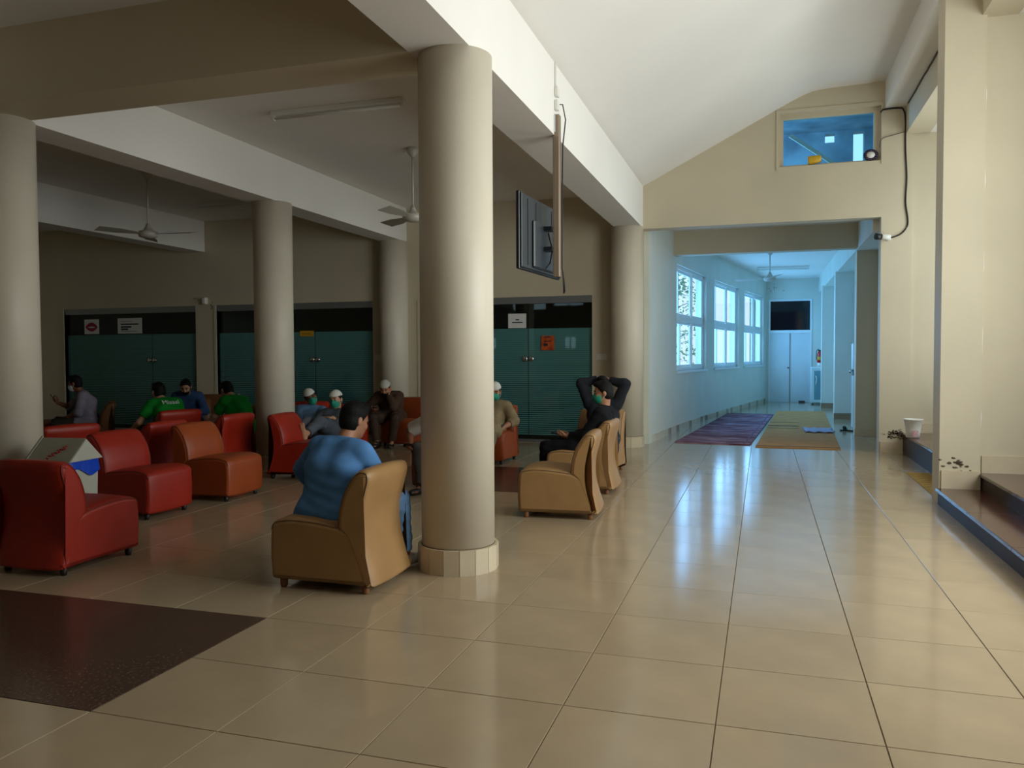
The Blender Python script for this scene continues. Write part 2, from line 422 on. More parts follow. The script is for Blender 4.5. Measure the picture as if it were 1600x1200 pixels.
skirting('baseboard_bay', 'beige skirting on the dividing wall above the landing', [(1.95, 8.47), (3.09, 8.47)], h=.16, z=.30)
skirting('baseboard_bay_far', 'beige skirting on the end wall of the far bay', [(1.99, YG+.03), (3.09, YG+.03)], h=.14, z=.29)
skirting('baseboard_pillar', 'beige skirting tile across the front of the square pillar', [(1.60, 8.4), (1.93, 8.4)], h=.17, z=.15)

# ------------------------------------------------------------------ corridor
CW = [(-1.76, 12.3), (-1.69, 13.4), (-1.53, 14.9), (-1.2, 17.55), (-.776, 20.2), (.083, 25.05)]
def wall_pt(y):
    for (x0, y0), (x1, y1) in zip(CW[:-1], CW[1:]):
        if y <= y1 or (x1, y1) == CW[-1]: return x0+(x1-x0)*(y-y0)/(y1-y0)
def along(mb, y0, y1, z0, z1, o0, o1, seg=None):
    """block following the curved corridor wall; o0..o1 offset outwards (towards -x)"""
    ys = sorted({y0, y1, *[p[1] for p in CW if y0 < p[1] < y1]})
    for a, b in zip(ys[:-1], ys[1:]):
        xa, xb = wall_pt(a), wall_pt(b)
        P = [(x-o, y, z) for z in (z0, z1) for (x, y, o) in ((xa, a, o0), (xb, b, o0), (xb, b, o1), (xa, a, o1))]
        mb.poly(P, [(3,2,1,0),(4,5,6,7),(0,1,5,4),(1,2,6,5),(2,3,7,6),(3,0,4,7)])
WIN = [(14.98, 17.72, 'nearest corridor window with a leafy branch outside'), (18.5, 21.2, 'middle corridor window, two stacked sliding sashes'), (21.85, 24.55, 'farthest corridor window next to the double door')]
WZ0, WZ1, WZM = 1.11, 3.08, 2.1
wc = MB()
ys = [12.8]+[v for a, b, _ in WIN for v in (a, b)]+[25.05]
for a, b in zip(ys[0::2], ys[1::2]): along(wc, a, b, 0, 3.7, 0, .22)
for a, b, _ in WIN: along(wc, a, b, 0, WZ0, 0, .22); along(wc, a, b, WZ1, 3.7, 0, .22)
struct('wall_corridor_left', wc, M['pale'], 'gently curving pale corridor wall with three windows')
for wi, (a, b, lab) in enumerate(WIN):
    f = MB(); t = .06
    along(f, a, b, WZ0, WZ0+t, .06, .14); along(f, a, b, WZ1-t, WZ1, .06, .14); along(f, a, b, WZM-.05, WZM+.05, .06, .14)
    along(f, a, a+t, WZ0, WZ1, .06, .14); along(f, b-t, b, WZ0, WZ1, .06, .14)
    o = f.build(next_win(), M['upvc'], label=lab, kind='structure')
    s = MB(); along(s, a-.05, b+.05, WZ0-.04, WZ0, -.03, .1); s.build('sill', M['upvc'], o)
    L = b-a-2*t
    for z0, z1, cuts in ((WZ0+t, WZM-.05, (0, .22, .62, 1)), (WZM+.05, WZ1-t, (0, .16, .62, 1))):
        for k in range(3):
            y0, y1 = a+t+L*cuts[k], a+t+L*cuts[k+1]; off = .075 if k != 1 else .105
            sf = MB(); e = .05
            along(sf, y0, y0+e, z0, z1, off, off+.028); along(sf, y1-e, y1, z0, z1, off, off+.028)
            along(sf, y0+e, y1-e, z0, z0+e, off, off+.028); along(sf, y0+e, y1-e, z1-e, z1, off, off+.028)
            so = sf.build('sash', M['upvc'], o)
            pn = MB(); along(pn, y0+e, y1-e, z0+e, z1-e, off+.01, off+.016); pn.build('pane', M['glass'], so)
skirting('baseboard_corridor', 'corridor skirting of alternating beige and brown tiles', [(CW[i][0], CW[i][1]) for i in range(1, 6)], h=.12, piece=.85, alt=True, mats=('skirt', 'skirt2'))
skirting('baseboard_corridor_mouth', 'skirting on the plain wall just inside the corridor mouth', [(-1.755, 12.85), CW[1]], h=.12)
# cross beam, right wall with pillars, ceiling, end wall
struct('beam', MB().box(-1.75, 1.75, 14.72, 14.97, 3.2, 3.72), M['cream'], 'cream cross beam inside the corridor mouth')
struct('wall_corridor_right', MB().box(1.86, 2.06, YG+.2, 25.2, 0, 3.72), M['pale'], 'right wall of the corridor behind its pillars')
struct('beam', MB().box(1.505, 1.86, YG+.25, 25, 3.185, 3.7), M['pale'], 'lengthwise corridor beam over the right hand pillars')
for x0, x1, y0, y1, lab, mt in ((1.52, 1.86, 15.0, 15.3, 'shaded cream pillar nearest the corridor mouth', 'cream'), (1.48, 1.86, 18.8, 19.1, 'second corridor pillar in blue light', 'pale'), (1.46, 1.86, 22.6, 22.9, 'third corridor pillar beside the refrigerator', 'pale')):
    p = struct('pillar', MB().box(x0, x1, y0, y1, 0, 3.21), M[mt], lab)
    MB().box(x0-.012, x1, y0-.014, y0+.0, 0, .13).build('skirting_tile', M['skirt2'] if mt == 'pale' else M['skirt'], p)
struct('ceiling', MB().box(-1.9, 2.06, YG+.2, 25.2, 3.62, 3.75), M['white'], 'corridor ceiling lit blue from the windows')
we = MB()
holed(we, -.4, 2.06, 0, 3.7, [(.14, 1.34, 0, 3.02)], lambda a, b, c, d: we.box(a, b, 25.0, 25.2, c, d))
we.box(-.4, 2.06, 25.5, 25.6, 0, 3.7)  # unseen backing wall added to stop daylight leaking under the door
wall_e = struct('wall_corridor_end', we, M['pale'], 'end wall of the corridor with damp flakes')
chips(wall_e, (.25, 24.996, 3.35), 0, 18, .16, .05, 9)
dr = empty('door_1', (.74, 25.0, 0), label='white painted double door with dark transom at the corridor end', kind='structure')
f = MB(); f.box(-.6, -.55, -.02, .08, 0, 3.02); f.box(.55, .6, -.02, .08, 0, 3.02); f.box(-.55, .55, -.02, .08, 2.97, 3.02); f.box(-.55, .55, -.02, .08, 2.03, 2.12); f.build('frame', M['upvc'], dr)
for s in (-1, 1):
    lf = MB().bbox(min(s*.003, s*.55), max(s*.003, s*.55), .01, .05, 0, 2.03, .004).build('leaf', M['doorp'], dr)
    if s < 0: MB().tube([(-.05, -.04, 1.02), (-.05, .01, 1.02)], .022, 10).build('handle', M['black'], lf)
MB().box(-.014, .014, -.004, .012, .01, 2.03).build('meeting_strip', mat('darker_door_strip', '9c9088', .6), dr)  # darker than the leaves so the line between them shows
MB().box(-.55, .55, .03, .04, 2.12, 2.97).build('transom_pane', M['kglass'], dr)
MB().box(.25, .42, -.03, .01, .005, .05).build('door_stop', M['wood'], dr)

# window in the gable and the room behind it
wn = empty(next_win(), (0,0,0), label='blue lit interior window high in the gable wall', kind='structure')
f = MB(); a0, a1, z0, z1 = .21, 1.575, 4.16, 4.93
f.box(a0, a0+.05, YG+.08, YG+.16, z0, z1); f.box(a1-.09, a1, YG+.08, YG+.16, z0, z1); f.box(a0+.05, a1-.09, YG+.08, YG+.16, z1-.07, z1); f.box(a0+.05, a1-.09, YG+.08, YG+.16, z0, z0+.03)
f.build('frame', M['cream'], wn)
MB().box(a0+.05, a1-.09, YG+.115, YG+.122, z0+.03, z1-.07).build('pane', M['bglass'], wn)
t = MB(); t.box(a0-.05, a0, YG-.012, YG+.001, z0-.05, z1+.05); t.box(a1, a1+.02, YG-.012, YG, z0-.05, z1+.05); t.box(a0, a1, YG-.012, YG, z1, z1+.05)
t.build('surround', M['cream'], wn)
ur = MB(); holed(ur, -2.2, 2.3, 3.75, 5.6, [(1.5, 1.68, 4.75, 5.36), (1.03, 1.2, 5.2, 5.36)], lambda a, b, c, d: ur.box(a, b, 15.6, 15.8, c, d)); ur.box(2.2, 2.4, YG+.25, 15.6, 3.75, 5.6); ur.box(-2.2, 2.4, YG+.25, 15.8, 5.4, 5.6)
struct('wall_upper_room', ur, mat('blue_room_paint', '9aa8ae', .7, col2='64727a', vscale=2.2), 'blue washed walls of the room behind the gable window')
bmx = MB().prism([(.36, 4.86), (.40, 4.90), (1.25, 4.26), (1.21, 4.22)], 'y', 13.6, 13.65); struct('trim_1', bmx, M['pale'], 'slanting pale strut behind the gable window')

# ------------------------------------------------------------------ glass entrances and dark rooms behind
def entrance(k, a, b, leaf, lab):
    o = empty('door_%d' % (k+2), (0,0,0), label=lab, kind='structure')
    f = MB(); f.box(a, b, YW+.02, YW+.12, ZF-.11, ZF-.055); f.box(a, b, YW+.01, YW+.13, ZF-.055, ZF); f.build('head_rail', M['alu'], o)
    MB().box(a, b, YW+.03, YW+.11, 0, .03).build('floor_rail', M['alu'], o)
    for x0, x1 in leaf:
        p = MB().box(x0+.004, x1-.004, YW+.06, YW+.07, .04, ZF-.112).build('glass_pane', M['dglass'], o)
        MB().box(x0+.006, x1-.006, YW+.074, YW+.076, .1, 1.86).build('frosted_film', M['film'], p)
    return o
E1 = entrance(0, *G[0], [(-13.37, -11.3), (-11.3, -10.23)], 'left frosted glass entrance with two paper notices')
E2 = entrance(1, *G[1], [(-9.76, -7.72), (-7.72, -6.53)], 'middle frosted glass entrance with a yellow sticker')
E3 = entrance(2, *G[2], [(-5.62, -3.72), (-3.72, -2.63)], 'right frosted glass entrance with an orange notice')
for e, x, z in ((E1, -11.3, 1.36), (E2, -7.72, 1.36), (E3, -3.72, 1.36)):
    for s in (-1, 1):
        MB().lathe([(.002, -.012), (.045, -.01), (.05, 0), (.035, .012), (.002, .014)], n=16).build('lock', M['chrome'], e)
        q = e.children[-1]; q.location = (x+s*.055, YW+.052, z); q.rotation_euler = (PI/2, 0, 0)
for (a, b), lab in zip(G, ('left', 'middle', 'right')):
    j = MB().box(a-.055, a, YW-.012, YW+.2, 0, ZF+.0).build('trim_%d' % (2+('left', 'middle', 'right').index(lab)), M['cream'], label='cream jamb at the left side of the %s glass entrance' % lab, kind='structure')
rm = mat('darkened_room_paint', '2c2c26', .8, var=.2)  # near-black: the gloom of the unlit rooms is put into the wall colour
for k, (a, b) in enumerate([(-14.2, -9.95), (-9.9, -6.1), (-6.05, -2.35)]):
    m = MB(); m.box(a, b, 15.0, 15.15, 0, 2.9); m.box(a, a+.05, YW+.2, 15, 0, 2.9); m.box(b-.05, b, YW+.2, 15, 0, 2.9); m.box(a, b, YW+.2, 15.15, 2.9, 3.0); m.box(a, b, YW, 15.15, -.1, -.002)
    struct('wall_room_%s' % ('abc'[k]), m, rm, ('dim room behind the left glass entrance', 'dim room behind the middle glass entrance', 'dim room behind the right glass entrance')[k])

# ------------------------------------------------------------------ lounge chairs
def leather(name, col, dark):
    return mat(name, col, .42, .4, var=.10, vscale=5, bump=.12, bscale=160, col2=None)
M['red'] = leather('red_leatherette', '9c2412', 0); M['orange'] = leather('orange_leatherette', '96421a', 0)
M['tan'] = leather('tan_leatherette', 'a07a4e', 0); M['brown'] = leather('brown_leatherette', '6e4526', 0)
M['footd'] = mat('dark_foot', '17110d', .5); M['footw'] = mat('wooden_foot', '8a5a38', .5)
def rounded(prof, r, n=4):
    """round the corners of a closed profile; r per corner"""
    out = []; m = len(prof)
    for i in range(m):
        p0, p, p1 = Vector(prof[i-1]), Vector(prof[i]), Vector(prof[(i+1) % m]); rr = r[i] if isinstance(r, (list, tuple)) else r
        a, b = (p0-p), (p1-p); rr = min(rr, a.length*.48, b.length*.48)
        if rr < 1e-4: out.append(tuple(p)); continue
        A, B = p+a.normalized()*rr, p+b.normalized()*rr
        for k in range(n+1):
            t = k/n; out.append(tuple((1-t)**2*A+2*t*(1-t)*p+t*t*B))
    return out
def puffed(prof, w, name, m, parent, edge=.028, dome=.012, nx=7):
    """extrude a (y,z) profile over the width with softly rounded side edges, like upholstery"""
    pr = [Vector(p) for p in prof]; n = len(pr)
    c = sum(pr, Vector((0, 0)))/n
    nr = []
    for i in range(n):
        t = (pr[(i+1) % n]-pr[i-1]).normalized(); nn = Vector((t.y, -t.x)); nr.append(nn)
    area2 = sum(pr[i].x*pr[(i+1) % n].y-pr[(i+1) % n].x*pr[i].y for i in range(n))
    if area2 < 0: nr = [-q for q in nr]
    mb = MB(); rings = []
    xs = [(-w/2, edge), (-w/2+edge*.3, edge*.32), (-w/2+edge, 0)]+[(-w/2+edge+(w-2*edge)*k/(nx-1), 0) for k in range(1, nx-1)]+[(w/2-edge, 0), (w/2-edge*.3, edge*.32), (w/2, edge)]
    for x, ins in xs:
        q = dome*(1-(2*x/w)**2)
        rings.append(len(mb.v)); mb.v += [(x, (p-nn*(ins-q)).x, (p-nn*(ins-q)).y) for p, nn in zip(pr, nr)]
    for a, b in zip(rings[:-1], rings[1:]):
        for i in range(n):
            j = (i+1) % n; mb.f.append([a+i, a+j, b+j, b+i]); mb.sm.append(True)
    mb.f.append([rings[0]+i for i in range(n)]); mb.f.append([rings[-1]+i for i in range(n)]); mb.sm += [False, False]
    ob = mb.build(name, m, parent)
    return ob, [[mb.v[rg+i] for i in range(n)] for rg in (rings[1], rings[-2])]
def piping(rings, keep, m, parent):
    for ring in rings:
        pts = [p for i, p in enumerate(ring) if keep(i, len(ring), p)]
        if len(pts) > 2: MB().tube(pts, .0042, 6).build('piping', m, parent)
CW_, CD = .57, .70
def make_chair(mk):
    """armless lounge chair, origin on the floor under its middle, sitter faces +y"""
    t = empty('lounge_chair', cat='chair'); m = M[mk]
    Y0 = CD/2   # front at +y
    f = lambda p: [(Y0-d, z) for d, z in p]
    seat = rounded([(.0, .055), (-.012, .22), (.0, .405), (.12, .432), (.30, .425), (.47, .40), (.60, .34), (.625, .2), (.665, .055)], [.02, .1, .045, .05, .1, .02, .03, .1, .01])
    back = rounded([(.455, .385), (.462, .50), (.50, .62), (.555, .70), (.60, .742), (.66, .738), (.672, .69), (.648, .60), (.615, .48), (.612, .33), (.64, .20), (.69, .05), (.625, .05), (.57, .18), (.53, .28), (.51, .335)], [.02, .05, .05, .05, .035, .03, .03, .08, .08, .1, .1, .01, .01, .08, .08, .05])
    s, sr = puffed(f(seat), CW_, 'seat', m, t); b, br = puffed(f(back), CW_+.004, 'backrest', m, t, edge=.034)
    pm = M[mk+'_piping']
    piping(br, lambda i, n, c: i < n*.74 and c[2] > .065, pm, b)
    piping(sr, lambda i, n, c: c[1] > Y0-.46 and c[2] > .3, pm, s)
    fm = M['footw'] if mk == 'tan' else M['footd']
    for sx in (-1, 1):
        for y in (Y0-.06, Y0-.62):
            q = MB().lathe([(.018, 0), (.022, .012), (.026, .062)], n=12).build('foot', fm, t); q.location = (sx*.235, y, 0)
    return t
for mk, c in (('red', '6a1a0c'), ('orange', '66300f'), ('tan', '6e5234'), ('brown', '4a2e18')): M[mk+'_piping'] = mat(mk+'_piping', c, .5)
protos = {}
def chair(mk, x, y, face, label, group):
    if mk not in protos: t = protos[mk] = make_chair(mk)
    else: t = copy_tree(protos[mk])
    t.location = (x, y, 0); t.rotation_euler = (0, 0, math.radians(face-90))
    tag(t, label, 'chair', group); return t
GRD, GOR, GTN = 'red lounge chairs', 'orange and brown lounge chairs', 'tan lounge chairs'
chair('tan', -2.53, 4.52, 180, 'tan chair touching the big front column, man in blue on it', GTN)
chair('tan', -1.71, 7.0, 185, 'empty tan chair facing left beyond the front column', GTN)
chair('tan', -1.79, 8.33, 180, 'tan chair carrying the man in black with a green mask', GTN)
chair('tan', -1.94, 9.62, 262, 'tan chair furthest back, mostly hidden behind the man in black', GTN)
chair('red', -4.58, 4.36, 90, 'empty red chair at the left edge with its back to the viewer', GRD)
chair('red', -5.42, 5.95, 0, 'empty red chair just behind the waste bin', GRD)
chair('orange', -5.31, 6.89, 0, 'empty orange chair in front of the two green shirted men', GOR)
chair('red', -5.19, 8.33, 4, 'red chair with bare feet resting on its seat', GRD)
chair('red', -6.9, 6.45, 165, 'red chair seen over the waste bin, only its back showing', GRD)
chair('red', -6.28, 7.0, 180, 'red chair back between the red and orange empty chairs', GRD)
chair('red', -6.22, 8.12, 178, 'empty red chair with its back to the reclining men, right of the orange one', GRD)
chair('brown', -6.78, 9.34, 264, 'brown chair under the green shirted man who leans left', GOR)
chair('red', -7.36, 8.62, 160, 'red chair holding the green shirted man with lettering on his back', GRD)
chair('brown', -8.66, 10.62, 298, 'chair under the bearded man in a blue shirt', GOR)
chair('brown', -9.35, 11.9, 285, 'brown chair against the wall right of the bearded man', GOR)
chair('orange', -10.75, 9.75, 80, 'orange chair by the left column in front of the masked man', GOR)
chair('brown', -9.78, 9.80, 222, 'brown chair under the man in the white mask', GOR)
chair('red', -6.32, 10.32, 300, 'dark red chair behind the man with the tilted white cap', GRD)
chair('red', -5.5, 9.78, 278, 'red chair in which the man in grey reclines', GRD)
chair('orange', -5.42, 11.75, 262, 'orange chair of the man in brown with a grey cap', GOR)
chair('orange', -3.48, 10.2, 270, 'orange chair of the man in beige with a white cap', GOR)
chair('brown', -3.18, 8.02, 256, 'chair hidden behind the front column, man in white on it', GOR)

# ------------------------------------------------------------------ waste bin
M['binm'] = mat('grey_bin_plastic', '9a9888', .45, var=.08); M['binw'] = mat('pale_bin_plastic', 'b8b6a8', .45); M['bag'] = mat('blue_bag', '0d45c8', .3, bump=.5, bscale=25); M['redp'] = mat('red_print', 'b02a24', .6)
tb = empty('waste_bin', (-5.35, 5.07, 0), math.radians(6), label='grey gable topped waste bin with a blue bag behind the red chair', cat='bin')
MB().prism([(-.14, 0), (.14, 0), (.17, .55), (-.17, .55)], 'x', -.17, .17).build('body', M['binw'], tb)
ld = MB().prism([(-.19, .60), (.19, .60), (.0, .775)], 'x', -.20, .20).build('lid', M['binm'], tb)
MB().prism([(-.18, .602), (.18, .602), (.0, .770)], 'x', .20, .206).build('end_flap', M['binw'], ld)
MB().prism([(-.192, .602), (-.005, .777), (.0, .777), (-.0, .79), (-.012, .785), (-.2, .608)], 'x', -.20, -.185).build('rib', M['binm'], ld)
bg_ = MB(); n = 40; top = []; bot = []
for k in range(n):
    a = 2*PI*k/n; sx = max(-1, min(1, 1.35*math.cos(a))); sy = max(-1, min(1, 1.35*math.sin(a)))
    top.append((.178*sx, .182*sy, .602)); bot.append((.183*sx+.006*math.sin(9*a), .187*sy+.006*math.cos(7*a), .52-.035*abs(math.sin(2*a+.6))-.02*math.sin(5*a)))
bg_.poly(top+bot, [(i, (i+1) % n, n+(i+1) % n, n+i) for i in range(n)], True).build('bag', M['bag'], tb)
lt = MB()   # red mark printed on the lid slope
for k in range(7):
    u = -.02+.016*k; v = .03+.014*k+(.006 if k % 2 else 0)
    for q in (0, 1):
        y0 = -.19+.19*(v+.02*q)/.19*.9; z0 = .60+(y0+.19)*(.175/.19)
        lt.box(u, u+.02-.006*q, y0-.006, y0+.006, z0+.001, z0+.009)
lt.build('red_marking', M['redp'], ld)

# ------------------------------------------------------------------ hanging television on its pole
tv = empty('television', (-1.93, 7.04, 2.47), math.radians(-3), label='flat television seen from behind, hanging from a steel pole', cat='television')
MB().bbox(-.02, .012, -.575, .575, -.325, .325, .006).build('panel', M['black'], tv)
M['tvback'] = mat('dark_grey_tv_back', '2b3036', .4, var=.1)
bk = MB().bbox(.012, .03, -.56, .56, -.31, .31, .006).build('back_cover', M['tvback'], tv)
MB().bbox(.03, .055, -.3, .5, -.29, .12, .012).build('electronics_housing', M['tvback'], bk)
for y in (-.42, -.2, .25): MB().box(.03, .034, y, y+.012, -.28, .28).build('rib', M['black'], bk)
for z in (-.12, .06): MB().box(.05, .13, -.06, .06, z, z+.035).build('bracket_arm', M['black'], tv)
MB().tube([(.07, .03, .05), (.1, .06, -.1), (.08, .05, -.22), (.055, .0, -.27)], .006, 6).build('cable', M['wire'], tv)
M['polem'] = mat('beige_steel_pole', '8d7b68', .4, metal=.3)
po = empty('television_pole', (-1.775, 7.06, 0), label='square beige steel pole bolted to the beam holding the television', cat='pole')
MB().bbox(-.03, .03, -.035, .035, 2.12, 3.56, .004).build('post', M['polem'], po)
MB().box(-.05, .0, -.05, -.033, 3.4, 3.55).build('clamp', M['chrome'], po)
for z in (3.5, 3.62): MB().bbox(-.014, .02, -.035, .035, z+.1, z+.19, .006).build('socket_box', M['plastic'], po)
MB().tube([(.0, .02, 3.66), (.03, .1, 3.68), (.05, .13, 3.55), (.04, .06, 3.3), (.036, .05, 2.9), (.036, .045, 2.5), (.036, .04, 2.2), (.04, .10, 2.1), (.04, .13, 2.0), (.04, .09, 1.98), (.04, .05, 2.15)], .006, 6).build('power_cable', M['wire'], po)
cd = MB().box(-1.788, -1.775, 7.035, 7.055, 3.75, 4.02).build('conduit', M['plastic'], label='thin white conduit down the beam above the television pole', cat='conduit')

# ------------------------------------------------------------------ ceiling fans and tube lights
def fan(x, y, zc, drop, label, ang, r=.68):
    o = empty('ceiling_fan', (x, y, zc), math.radians(ang), label=label, cat='fan', group='ceiling fans')
    MB().lathe([(.075, 0), (.07, -.05), (.03, -.10), (.02, -.11)], n=20).build('canopy', M['fanm'], o)
    MB().tube([(0, 0, -.08), (0, 0, -drop+.1)], .012, 10).build('rod', M['fanm'], o)
    MB().lathe([(.022, .14), (.035, .10), (.07, .05), (.12, .035), (.13, 0), (.12, -.035), (.06, -.055), (.01, -.058)], (0, 0, -drop), n=28).build('motor', M['fanm'], o)
    for k in range(3):
        a = 2*PI*k/3; c, s = math.cos(a), math.sin(a); P = []
        for i in range(7):
            rr = .12+(r-.12)*i/6; wd = .035+.05*min(1, i/3)
            for sg in (-1, 1):
                z = -drop+.005+sg*wd*.22; P += [(rr*c-sg*wd*s, rr*s+sg*wd*c, z), (rr*c-sg*wd*s, rr*s+sg*wd*c, z-.004)]
        F = []
        for i in range(6):
            o_ = i*4; F += [(o_, o_+2, o_+6, o_+4), (o_+1, o_+5, o_+7, o_+3), (o_, o_+4, o_+5, o_+1), (o_+2, o_+3, o_+7, o_+6)]
        F += [(0, 1, 3, 2), (24, 26, 27, 25)]
        MB().poly(P, F).build('blade', M['fanm'], o)
    return o
fan(-8.05, 9.1, ZC, .85, 'ceiling fan hanging at the dim far left', 8)
fan(-4.1, 9.1, ZC, .84, 'ceiling fan half hidden by the front column', 25)
fan(.12, 18.0, 3.62, .60, 'ceiling fan in the blue lit corridor', 42, .75)
def tube_light(x, y, z, rz, label, L=1.25):
    o = empty('tube_light', (x, y, z), rz, label=label, cat='light', group='ceiling tube lights')
    MB().bbox(-L/2, L/2, -.03, .03, -.05, 0, .006).build('batten', M['plastic'], o)
    MB().tube([(-L/2+.03, 0, -.075), (L/2-.03, 0, -.075)], .015, 10).build('tube', M['plastic'], o)
    for s in (-1, 1): MB().box(s*(L/2-.02)-.015, s*(L/2-.02)+.015, -.018, .018, -.095, -.05).build('holder', M['plastic'], o)
tube_light(-4.12, 7.3, ZC, 0, 'unlit tube light above the middle of the seating', 1.5)
tube_light(-8.3, 11.2, ZC, 0, 'unlit tube light in the dark left corner')
tube_light(.45, 21.4, 3.62, 0, 'tube light across the corridor ceiling')

# ------------------------------------------------------------------ notices, switches, cameras
M['paper'] = mat('white_paper', 'd8d8d6', .8); M['ink'] = mat('dark_ink', '1c2430', .8); M['pinkp'] = mat('pink_print', 'b8305a', .8, col2='6a0f2a', vscale=30); M['yel'] = mat('yellow_sticker', 'c8981e', .6); M['orp'] = mat('orange_notice', 'c85a12', .6, col2='8a2a10', vscale=14)
def notice(name, x0, x1, z0, z1, m, label, group=None):
    return MB().box(x0, x1, YW+.052, YW+.058, z0, z1).build(name, m, label=label, cat='notice')
def marks(parent, rows, m):
    for (x0, x1, z0, z1) in rows: MB().box(x0, x1, YW+.049, YW+.0525, z0, z1).build('print', m, parent)
s1 = notice('paper_notice', -12.92, -12.56, 1.88, 2.17, M['paper'], 'small white notice with a pink lips picture on the left glass')
lp = MB(); k = 28
up_ = [(.13*math.cos(2*PI*i/k), .075*math.sin(2*PI*i/k)*(1.0-.25*math.cos(4*PI*i/k))) for i in range(k)]
P = [(-12.74+1.12*a, YW+.049, 2.02+.95*b) for a, b in up_]+[(-12.74+.72*a, YW+.049, 2.015+.16*b) for a, b in up_]
lp.poly(P, [(i, (i+1) % k, k+(i+1) % k, k+i) for i in range(k)]).build('lips_print', M['pinkp'], s1)
s2 = notice('paper_notice', -12.10, -11.52, 1.88, 2.18, M['paper'], 'larger white notice with dark lines on the left glass')
marks(s2, [(-12.02, -11.75, 2.115, 2.122), (-12.02, -11.60, 2.05, 2.075), (-12.02, -11.77, 1.995, 2.025), (-12.02, -11.85, 1.95, 1.98), (-12.02, -11.65, 1.92, 1.928)], M['ink'])
s3 = notice('sticker', -8.02, -7.74, 1.78, 1.88, M['yel'], 'yellow sticker on the middle glass entrance'); marks(s3, [(-7.98, -7.8, 1.82, 1.83)], M['wood'])
s4 = notice('paper_notice', -4.06, -3.75, 1.87, 2.11, M['paper'], 'white landscape notice on the right glass entrance'); marks(s4, [(-3.93, -3.87, 2.0, 2.018), (-3.99, -3.81, 1.955, 1.973)], M['ink'])
s5 = notice('notice_card', -3.49, -3.27, 1.50, 1.74, M['orp'], 'orange notice card stuck right of the glass door lock'); marks(s5, [(-3.44, -3.33, 1.71, 1.725), (-3.44, -3.32, 1.64, 1.655), (-3.45, -3.38, 1.57, 1.61)], M['ink'])
for x, lab in ((-2.47, 'white switch plate right of the right glass entrance'), (-6.40, 'white switch plate right of the middle glass entrance')):
    sp_ = MB().bbox(x-.085, x+.085, YW-.014, YW, 1.34, 1.44, .005).build('switch_plate', M['plastic'], label=lab, cat='switch')
    for q in (-.04, .04): MB().bbox(x+q-.02, x+q+.02, YW-.02, YW-.013, 1.365, 1.415, .003).build('rocker', M['plastic'], sp_)
ac = empty('access_sensor', (-10.0, YW, 2.45), label='small white sensor bracket on the wall between the left glass entrances', cat='sensor')
MB().bbox(-.02, .06, -.09, 0, -.05, .08, .01).build('housing', M['plastic'], ac); MB().tube([(-.01, -.06, .06), (-.2, -.07, .07)], .008, 6).build('arm', M['plastic'], ac)
MB().tube([(.16, -.01, .0), (.13, -.02, -.06), (.17, -.02, -.1), (.14, -.02, -.14)], .006, 6).build('cable', M['wire'], ac)
sc = empty('security_camera', (1.62, YG-.02, 3.06), label='black and white security camera at the corridor mouth', cat='camera')
MB().lathe([(.045, 0), (.045, .02), (.02, .03), (.02, .08)], n=16).build('mount', M['plastic'], sc); sc.children[0].rotation_euler = (PI/2, 0, 0); sc.children[0].location = (.06, .02, .0)
h = MB().lathe([(.038, -.05), (.042, .0), (.042, .06), (.03, .075)], n=18).build('housing', M['plastic'], sc); h.rotation_euler = (0, -PI/2+.1, .3); h.location = (.02, -.09, .0)
h2 = MB().lathe([(.044, .0), (.046, .08), (.04, .085)], n=18).build('lens_hood', M['black'], sc); h2.rotation_euler = (0, -PI/2+.1, .3); h2.location = (-.05, -.11, .0)
cb = [(1.69, YG-.03, 3.05), (1.83, YG-.012, 3.1), (1.915, YG-.012, 3.2), (1.925, YG-.012, 3.32), (1.895, YG-.012, 3.55), (1.905, YG-.012, 3.9), (1.885, YG-.012, 4.3), (1.88, YG-.012, 4.7), (1.855, YG-.012, 4.83), (1.80, YG-.012, 4.865), (1.6, YG-.02, 4.86), (1.56, YG-.02, 4.82)]
def smooth(pts, n=5):
    pts = [Vector(p) for p in pts]; out = []
    for i in range(len(pts)-1):
        p0, p1, p2, p3 = pts[max(0, i-1)], pts[i], pts[i+1], pts[min(len(pts)-1, i+2)]
        for k in range(n):
            t = k/n; out.append(.5*((2*p1)+(p2-p0)*t+(2*p0-5*p1+4*p2-p3)*t*t+(3*p1-p0-3*p2+p3)*t**3))
    return out+[pts[-1]]
MB().tube(smooth(cb), .011, 6).build('cable', M['wire'], label='black cable drooping down the gable pier to the security camera', cat='cable')
wr_ = MB().tube(smooth([(1.55, YG-.03, 4.33), (1.58, YG-.03, 4.45), (1.75, YG-.02, 4.50), (1.97, YG-.015, 4.55)]), .005, 5).build('wire', M['wood'], label='thin wire from the gable window to the bay corner', cat='wire')
# things on the gable window sill
yc = MB().lathe([(.07, 0), (.085, .01), (.075, .10), (.05, .115)], n=20).build('yellow_tub', mat('yellow_plastic', 'd0a528', .4), label='small yellow tub lying on the gable window sill', cat='tub')
yc.location = (.60, YG+.05, 4.235); yc.rotation_euler = (0, PI/2-.1, 0); yc.scale = (.75, .6, 1.6)
al = empty('alarm_bell', (1.44, YG+.02, 4.245), label='dark purple fitting with a white dome at the gable window corner', cat='fitting')
M['purp'] = mat('dark_purple', '2a1030', .4)
tor = MB()
for k in range(14):
    a = 2*PI*k/14; tor.tube([(.075*math.cos(a), 0, .075*math.sin(a)), (.075*math.cos(a+.5), 0, .075*math.sin(a+.5))], .026, 8)
tor.build('ring', M['purp'], al); q = MB().lathe([(.002, .045), (.03, .04), (.055, .02), (.06, 0)], n=18).build('dome', M['plastic'], al); q.rotation_euler = (PI/2, 0, 0)
for e_ in (al,): e_.scale = (1, 1, .85)

